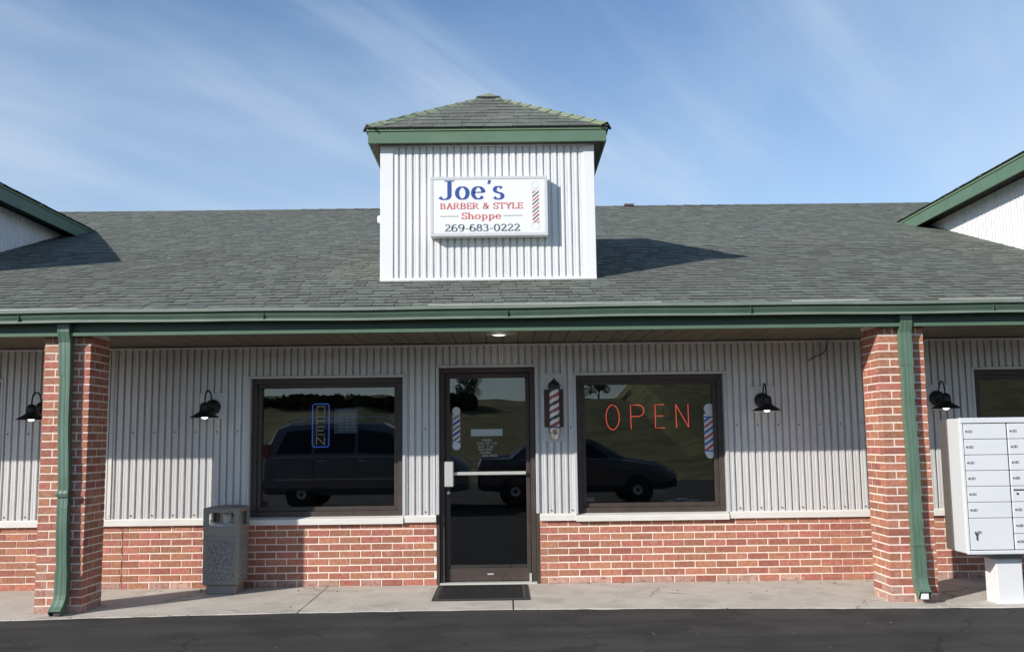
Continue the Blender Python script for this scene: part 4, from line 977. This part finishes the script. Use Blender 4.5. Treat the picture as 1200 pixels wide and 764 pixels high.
# pebbled panels, recessed look: frame + pebbles
for side in range(4):
    pn = MB(); a0, a1 = -.125, .125; zz0, zz1 = .125, .495
    def T(a, o, z):
        h = hw-.003+o
        return {0: (cx+a, cy-h, z), 1: (cx+h, cy+a, z), 2: (cx-a, cy+h, z), 3: (cx-h, cy-a, z)}[side]
    pn.quad(T(a0, .0015, zz0), T(a1, .0015, zz0), T(a1, .0015, zz1), T(a0, .0015, zz1))
    for i in range(420 if side in (0, 1) else 120):
        a = random.uniform(a0+.006, a1-.006); z = random.uniform(zz0+.006, zz1-.006); r = random.uniform(.004, .0095); th = random.random()*6; k5 = 5
        ringp = [T(a+r*math.cos(th+2*pi*j/k5)*random.uniform(.8, 1.1), .0015, z+r*math.sin(th+2*pi*j/k5)) for j in range(k5)]; top = T(a, .0015+r*.55, z)
        for j in range(k5): pn.poly([ringp[j], ringp[(j+1) % k5], top])
    pn.build('pebbled_panel', m_agg, cn)
    fr = MB(); 
    for (p, q, u, v) in ((a0-.012, a1+.012, zz1, zz1+.012), (a0-.012, a1+.012, zz0-.012, zz0), (a0-.012, a0, zz0, zz1), (a1, a1+.012, zz0, zz1)):
        fr.quad(T(p, .005, u), T(q, .005, u), T(q, .005, v), T(p, .005, v)); fr.quad(T(p, .0, u), T(q, .0, u), T(q, .005, u), T(p, .005, u)); fr.quad(T(p, .005, v), T(q, .005, v), T(q, 0, v), T(p, 0, v))
        fr.quad(T(p, .0, u), T(p, .005, u), T(p, .005, v), T(p, 0, v)); fr.quad(T(q, .005, u), T(q, .0, u), T(q, 0, v), T(q, .005, v))
    fr.build('panel_border', m_can, cn)
# hood: four walls with a rounded mouth in each
def rr(x0, x1, z0, z1, r, n=6):
    p = []
    for c_x, c_z, a in ((x1-r, z1-r, 0), (x0+r, z1-r, 90), (x0+r, z0+r, 180), (x1-r, z0+r, 270)): p += arc(c_x, c_z, r, r, a, a+90, n)
    return p
hm = MB()
for side in range(4):
    h = hw-.001
    def T(a, o, z):
        q = h-o
        return {0: (cx+a, cy-q, z), 1: (cx+q, cy+a, z), 2: (cx-a, cy+q, z), 3: (cx-q, cy-a, z)}[side]
    hole = rr(-.116, .116, .622, .744, .026); mcx, mcz = 0, .683; ou = []
    hx, hz0, hz1 = h-.001, .598, .776
    for (a, z) in hole:
        dx, dz = a-mcx, z-mcz; s_ = min(hx/abs(dx) if dx else 9e9, ((hz1-mcz) if dz > 0 else (mcz-hz0))/abs(dz) if dz else 9e9); ou.append((dx*s_, mcz+dz*s_))
    n = len(hole)
    for i in range(n):
        j = (i+1) % n; H0, H1, O0, O1 = hole[i], hole[j], ou[i], ou[j]
        hm.quad(T(O0[0], 0, O0[1]), T(O1[0], 0, O1[1]), T(H1[0], 0, H1[1]), T(H0[0], 0, H0[1]))
        cl = lambda v: max(-hx+.016, min(hx-.016, v))
        hm.quad(T(cl(H0[0]), .014, H0[1]), T(cl(H1[0]), .014, H1[1]), T(cl(O1[0]), .014, O1[1]), T(cl(O0[0]), .014, O0[1]))
        hm.quad(T(H0[0], 0, H0[1]), T(H1[0], 0, H1[1]), T(H1[0], .014, H1[1]), T(H0[0], .014, H0[1]))
    # corner fill where outline was cut
    for sx_ in (-1, 1):
        for zz in (hz0, hz1):
            near = sorted(ou, key=lambda p: (p[0]-sx_*hx)**2+(p[1]-zz)**2)[:2]
            hm.poly([T(sx_*hx, 0, zz), T(near[0][0], 0, near[0][1]), T(near[1][0], 0, near[1][1])])
hm.build('hood', m_can, cn)
ld = MB(); r1 = sq(hw, .775, .014); r2 = sq(hw+.003, .783, .014); r3 = sq(hw-.01, .789, .014); r4 = sq(hw*.45, .803, .014); ld.grid([sq(hw-.02, .774), r1, r2, r3, r4], True); ld.poly(r4); ld.build('lid', m_can, cn)
bg_ = MB(); rowz = [(.60, .15), (.62, .155), (.635, .12), (.63, .05), (.61, .01)]
rows = []
for z, r_ in rowz: rows.append([(cx+r_*math.cos(2*pi*i/20)*(1+.08*math.sin(i*3)), cy+r_*math.sin(2*pi*i/20)*(1+.08*math.cos(i*5)), z+.008*math.sin(i*2.3)) for i in range(20)])
bg_.grid(rows, True); bg_.build('bag_liner', m_bag, cn, smooth=True)
pc = MB(); pc.lathe([(.0, .61), (.028, .612), (.036, .70), (.030, .735), (0, .74)], (cx+.01, cy-.02, 0), 16); pc.build('paper_cup', m_bag, cn, smooth=True)

# ------------------------------------------------------------------ mailboxes
ml = thing('mailbox_unit', (8.03, -1.43, 0), 'pale grey cluster mailbox cabinet on a pedestal at the right edge', 'mailbox')
mx0, mx1, my0, my1, mz0, mz1 = 7.640, 8.425, -1.62, -1.235, .420, 1.508
B('cabinet', m_mailside, ml, mx0, mx1, my0+.03, -1.375, mz0, mz1, bev=.006)
B('rear_section', m_mailback, ml, mx0-.004, mx1, -1.374, my1, mz0+.01, mz1-.012, bev=.004)
fr = MB(); fr.bbox(mx0-.002, mx1+.002, my0, my0+.029, mz1-.040, mz1+.004, b=.004); fr.bbox(mx0-.002, mx1+.002, my0, my0+.029, mz0-.004, mz0+.026, b=.004)
fr.bbox(mx0-.002, mx0+.020, my0+.001, my0+.029, mz0+.027, mz1-.041, b=.003); fr.bbox(mx1-.022, mx1+.002, my0+.001, my0+.029, mz0+.027, mz1-.041, b=.003); fr.build('front_frame', m_mail, ml)
B('door_backing', m_gap, ml, mx0+.02, mx1-.02, my0+.024, my0+.029, mz0+.027, mz1-.041)
dh = (1.464-.450)/8; c1 = (mx0+.024, 8.020); c2 = (8.028, mx1-.026)
lb = []
for i in range(6): lb.append((c1, 1.464-(i+1)*dh, dh, str(i+1)))
lb.append((c1, .450, 2*dh, '1P'))
for i, s in enumerate(('7', '8', '9', '10', None, '11', '12', '13')): lb.append((c2, 1.464-(i+1)*dh, dh, s))
for (a, b), z, h, s in lb:
    dr = MB(); dr.bbox(a+.002, b-.002, my0+.008, my0+.024, z+.0018, z+h-.0018, b=.003)
    dr = dr.build('outgoing_slot_door' if s is None else ('parcel_door' if s == '1P' else 'mailbox_door'), m_mail, ml)
    yy = my0+.0075
    if s is None:
        B('slot', m_ink, dr, a+.015, b-.02, yy-.004, yy+.002, z+h*.72, z+h*.80, bev=.001); k_ = MB(); k_.lathe([(.008, yy-.006), (.008, yy)], (a+.045, 0, z+h*.52), 12, axis='y'); k_.build('lock', m_ink, dr); continue
    lx = a+.022 if s != '1P' else a+.045; lz = z+h*.52 if s != '1P' else z+h*.56
    k_ = MB(); k_.lathe([(.007, yy-.006), (.0085, yy-.004), (.0085, yy)], (lx, 0, lz), 12, axis='y'); k_.build('lock', m_chrome, dr)
    B('number_plaque', m_plaq, dr, lx+.012, lx+.052, yy-.003, yy, lz-.011, lz+.011, bev=.001)
    w_ = .013*len(s); text_mb(s, lx+.032-w_/2, lx+.032+w_/2, lz-.008, .016, yy-.0035, .2, .14).build('number', m_ink, dr)
    if s == '1P':
        B('key_tag', m_gap, dr, lx+.004, lx+.014, yy-.010, yy-.004, lz-.062, lz-.020, bev=.002); B('key_bow', m_ink, dr, lx-.004, lx+.018, yy-.012, yy-.006, lz-.022, lz-.006, bev=.003)
B('pedestal', m_ped, ml, 7.914, 8.130, -1.502, -1.302, .0, .362, bev=.007); B('pedestal_foot', m_galv, ml, 7.905, 8.139, -1.510, -1.294, .0, .010)
B('saddle_plate', mat('saddle_grey', (.25, .25, .25), .6), ml, 7.890, 8.155, -1.47, -1.26, .363, .418)

# ------------------------------------------------------------------ across the lot (what the glass mirrors)
def car(X0, Yc, st, length, colour, label, wheels, flip, name, wins_):
    t = thing(name, (X0+length/2, Yc, -.03), label, 'car')
    paint = mat(name+'_paint', colour, .3, coat=.6); dk = mat(name+'_glass', (.01, .01, .012), .12, spec=.6); tr = mat(name+'_tyre', (.015, .015, .015), .8)
    mb = MB(); rows = []
    for (x, zb, zm, zt, hm_, ht) in st:
        rows.append([(X0+x, Yc+y, z) for y, z in ((hm_*.92, zb), (hm_, zb+.15), (hm_, zm-.12), (hm_*.97, zm), (ht, zt-.05), (ht*.85, zt), (-ht*.85, zt), (-ht, zt-.05), (-hm_*.97, zm), (-hm_, zm-.12), (-hm_, zb+.15), (-hm_*.92, zb))])
    mb.grid(rows, True); mb.poly(rows[0][::-1]); mb.poly(rows[-1]); mb.build('body', paint, t, smooth=False)
    for a, b in wins_:          # side glass follows the sloping greenhouse
        for sg in (1, -1):
            q = MB(); P = []
            for (x, f) in ((a[0], 0), (b[0], 0), (b[1], 1), (a[1], 1)):
                for s0, s1 in zip(st, st[1:]):
                    if s0[0] <= x <= s1[0]:
                        u = (x-s0[0])/(s1[0]-s0[0]); v = [p+(r_-p)*u for p, r_ in zip(s0, s1)]; break
                zm, zt, hm_, ht = v[2:6]; f2 = .12 if f == 0 else .84
                P.append((X0+x, Yc+sg*(hm_*.97+(ht-hm_*.97)*f2+.012), zm+(zt-.05-zm)*f2))
            q.poly(P if sg < 0 else P[::-1]); q.build('side_window', dk, t)
    for wx in wheels:
        for sg in (1, -1):
            q = MB(); q.lathe([(.20, -.11), (.31, -.11), (.335, -.08), (.335, .08), (.31, .11), (.20, .11)], (X0+wx, Yc+sg*.80, .305), 28, axis='y'); wh = q.build('wheel', tr, t, smooth=True)
            q = MB(); q.lathe([(.0, sg*.10), (.06, sg*.115), (.19, sg*.10), (.205, sg*.112), (.205, sg*.08)], (X0+wx, Yc+sg*.80, .305), 24, axis='y'); q.build('rim', m_alu, wh, smooth=True)
    return t
suv = [(0,.35,.75,.95,.80,.70),(.06,.32,1.05,1.35,.90,.72),(.28,.30,1.08,1.70,.93,.70),(.55,.30,1.08,1.80,.94,.70),(1.6,.28,1.08,1.84,.95,.70),(2.5,.28,1.08,1.80,.95,.69),(2.85,.28,1.08,1.62,.95,.70),(3.35,.30,1.06,1.16,.94,.80),(4.1,.32,.98,1.04,.92,.78),(4.35,.35,.75,.85,.82,.70)]
car(-1.25, -11.9, suv, 4.35, (.19, .20, .225), 'grey SUV parked behind the photographer, mirrored in the left window', (.85, 3.5), 1, 'parked_suv', [((.30, .50), (1.05, 1.05)), ((1.12, 1.12), (1.95, 1.95)), ((2.02, 2.02), (3.0, 2.70))])
sed = [(0,.38,.80,.90,.80,.68),(.08,.32,.98,1.02,.88,.70),(.7,.28,.98,1.08,.91,.66),(1.15,.26,.96,1.40,.92,.58),(1.8,.26,.95,1.46,.92,.58),(2.5,.26,.94,1.38,.92,.58),(3.15,.26,.92,1.00,.91,.70),(3.9,.30,.80,.86,.89,.68),(4.25,.36,.62,.70,.80,.60)]
suv_t = next(o for o in bpy.data.objects if o.name == 'parked_suv')
sd2 = car(3.3, -12.1, sed, 4.25, (.085, .088, .09), 'dark sedan parked behind the photographer, mirrored in the right window', (.8, 3.4), 1, 'parked_sedan', [((1.0, 1.25), (1.75, 1.75)), ((1.82, 1.82), (2.85, 2.45))])
for sg in (1, -1):
    mb = MB(); mb.tube([(-.85, -11.9+sg*.60, 1.83), (-.6, -11.9+sg*.60, 1.90), (.6, -11.9+sg*.60, 1.93), (1.3, -11.9+sg*.60, 1.89), (1.45, -11.9+sg*.60, 1.80)], .022, 6); mb.build('roof_rail', m_alu, suv_t)
    for q_ in ((-1.0, 1.9, 1.065, 1.085), (-.95, 2.0, .60, .63)): B('side_moulding', m_alu, suv_t, q_[0], q_[1], -11.9+sg*.945-.012, -11.9+sg*.945+.012, q_[2], q_[3])
    for xx in (-.05, .78): B('door_handle', m_alu, suv_t, xx, xx+.15, -11.9+sg*.95-.02, -11.9+sg*.95+.02, .98, 1.01)
    for xx in (-.16, .73, 1.72): B('door_gap', m_gap, suv_t, xx, xx+.012, -11.9+sg*.952-.004, -11.9+sg*.952+.004, .50, 1.04, bev=.001)
    B('tail_light', m_red, suv_t, -1.235, -1.10, -11.9+sg*.80-.08, -11.9+sg*.80+.10, 1.08, 1.36, bev=.02)
    B('side_moulding', m_alu, sd2, 4.2, 6.3, -12.1+sg*.915-.01, -12.1+sg*.915+.01, .955, .97); B('door_gap', m_gap, sd2, 5.15, 5.162, -12.1+sg*.922-.004, -12.1+sg*.922+.004, .42, .94, bev=.001)
B('bumper', m_can, suv_t, -1.33, -1.20, -12.74, -11.06, .42, .62, bev=.03); B('bumper', m_can, sd2, 7.42, 7.57, -12.86, -11.34, .36, .54, bev=.03)
for sg in (1, -1): B('headlight', m_chrome, sd2, 3.3+3.86, 3.3+4.14, -12.1+sg*.72-.1, -12.1+sg*.72+.1, .60, .74, bev=.03)
def crest(x):
    a = 4.75 if x < -4 else 4.35 if x < 12.2 else 5.6
    if -5 < x < -3: a = 4.75-.4*(x+5)/2
    if 12.2 <= x < 12.8: a = 4.35+1.25*(x-12.2)/.6
    return a+.07*math.sin(x*.9)+.05*math.sin(x*2.3)
hl = MB(); rows = []
XB = [-150+i*6 for i in range(22)]+[-18+i*.5 for i in range(96)]+[30+i*6 for i in range(22)]
for j in range(16):
    y = -24-j*2.6; u = j/15
    rows.append([(x, y, -.06+(crest(x)+.06)*(u*u*(3-2*u))*1.0+.06*math.sin(x*.7+j)*u*(1-u)*4) for x in XB])
rows.append([(x, -75, crest(x)-1.0) for x in XB]); rows.append([(x, -110, -.08) for x in XB])
hl.grid(rows); hl.build('grass_bank', m_bank, kind='structure')
hd_ = MB()  # leaf screen added so the left window mirrors a darker background
for i in range(20000):
    x = random.uniform(-28, 2.0); top = 4.12+.10*math.sin(x*.6)+.08*math.sin(x*1.9); y = -50-random.random()*3; z = random.random()**.8*top
    a = Vector((random.gauss(0, 1), random.gauss(0, .5), random.gauss(0, 1))).normalized()*.30; b = a.cross(Vector((random.gauss(0, 1), random.gauss(0, 1), random.gauss(0, 1)))).normalized()*.22
    p = Vector((x, y, z)); hd_.quad(tuple(p-a), tuple(p-b), tuple(p+a), tuple(p+b), 0, random.uniform(.02, 1))
tag(hd_.build('backdrop_hedge', mat('hedge_leaves', (.045, .055, .02), .9, rnd=(.03, .3), attr='tint')), 'dark leaf screen added on the left of the grass bank to darken the left window reflection', 'backdrop_hedge', kind='stuff')
m_bark = mat('bark', (.09, .07, .05), .9); m_leafs = mat('leaves', (.10, .12, .04), .8, rnd=(.03, .3), attr='tint')
crown_meshes = []
for v in range(3):
    mb = MB(); cl = [(random.gauss(0, 1.1), random.gauss(0, 1.1), random.uniform(2.2, 5.4), random.uniform(.6, 1.2)) for _ in range(16)]
    for i in range(2600):
        c = random.choice(cl); d_ = Vector((random.gauss(0, 1), random.gauss(0, 1), random.gauss(0, 1))).normalized()*c[3]*random.uniform(.6, 1.05); p = Vector(c[:3])+d_
        a = Vector((random.gauss(0, 1), random.gauss(0, 1), random.gauss(0, 1))).normalized()*.13; b = a.cross(Vector((random.gauss(0, 1), random.gauss(0, 1), random.gauss(0, 1)))).normalized()*.09
        mb.quad(tuple(p-a), tuple(p-b), tuple(p+a), tuple(p+b), 0, random.uniform(.02, 1))
    crown_meshes.append(mb.mesh('crown', m_leafs))
tb = MB(); tb.tube([(0, 0, -.3), (.05, 0, 1.2), (-.05, .05, 2.4), (.1, 0, 3.6), (.2, .1, 4.6)], [.2, .16, .13, .09, .04], 8)
for a in range(5): tb.tube([(0, 0, 1.6+a*.4), (.7*math.cos(a*1.3), .7*math.sin(a*1.3), 2.5+a*.4), (1.3*math.cos(a*1.3), 1.3*math.sin(a*1.3), 3.1+a*.4)], [.07, .05, .02], 6)
trunk_mesh = tb.mesh('trunk', m_bark, True)
for i, (x, y, s) in enumerate(((-13,-57,.75),(1.2,-60,.42),(10.4,-59,.40),(27,-58,.8),(-26,-57,.9))):
    t = thing('tree', (x, y, 3.7), ['broad tree', 'small tree', 'thin tree', 'rounded tree', 'far tree'][i]+' on the grass bank across the lot, mirrored dimly in the glass', 'tree', 'trees across the lot')
    for nm, me in (('trunk', trunk_mesh), ('crown', crown_meshes[i % 3])):
        o = bpy.data.objects.new(nm, me); COL.objects.link(o); o.parent = t
    t.scale = (s, s, s); t.rotation_euler = (0, 0, i*1.7)
for o in bpy.data.objects:
    if '_w' in o: del o['_w']
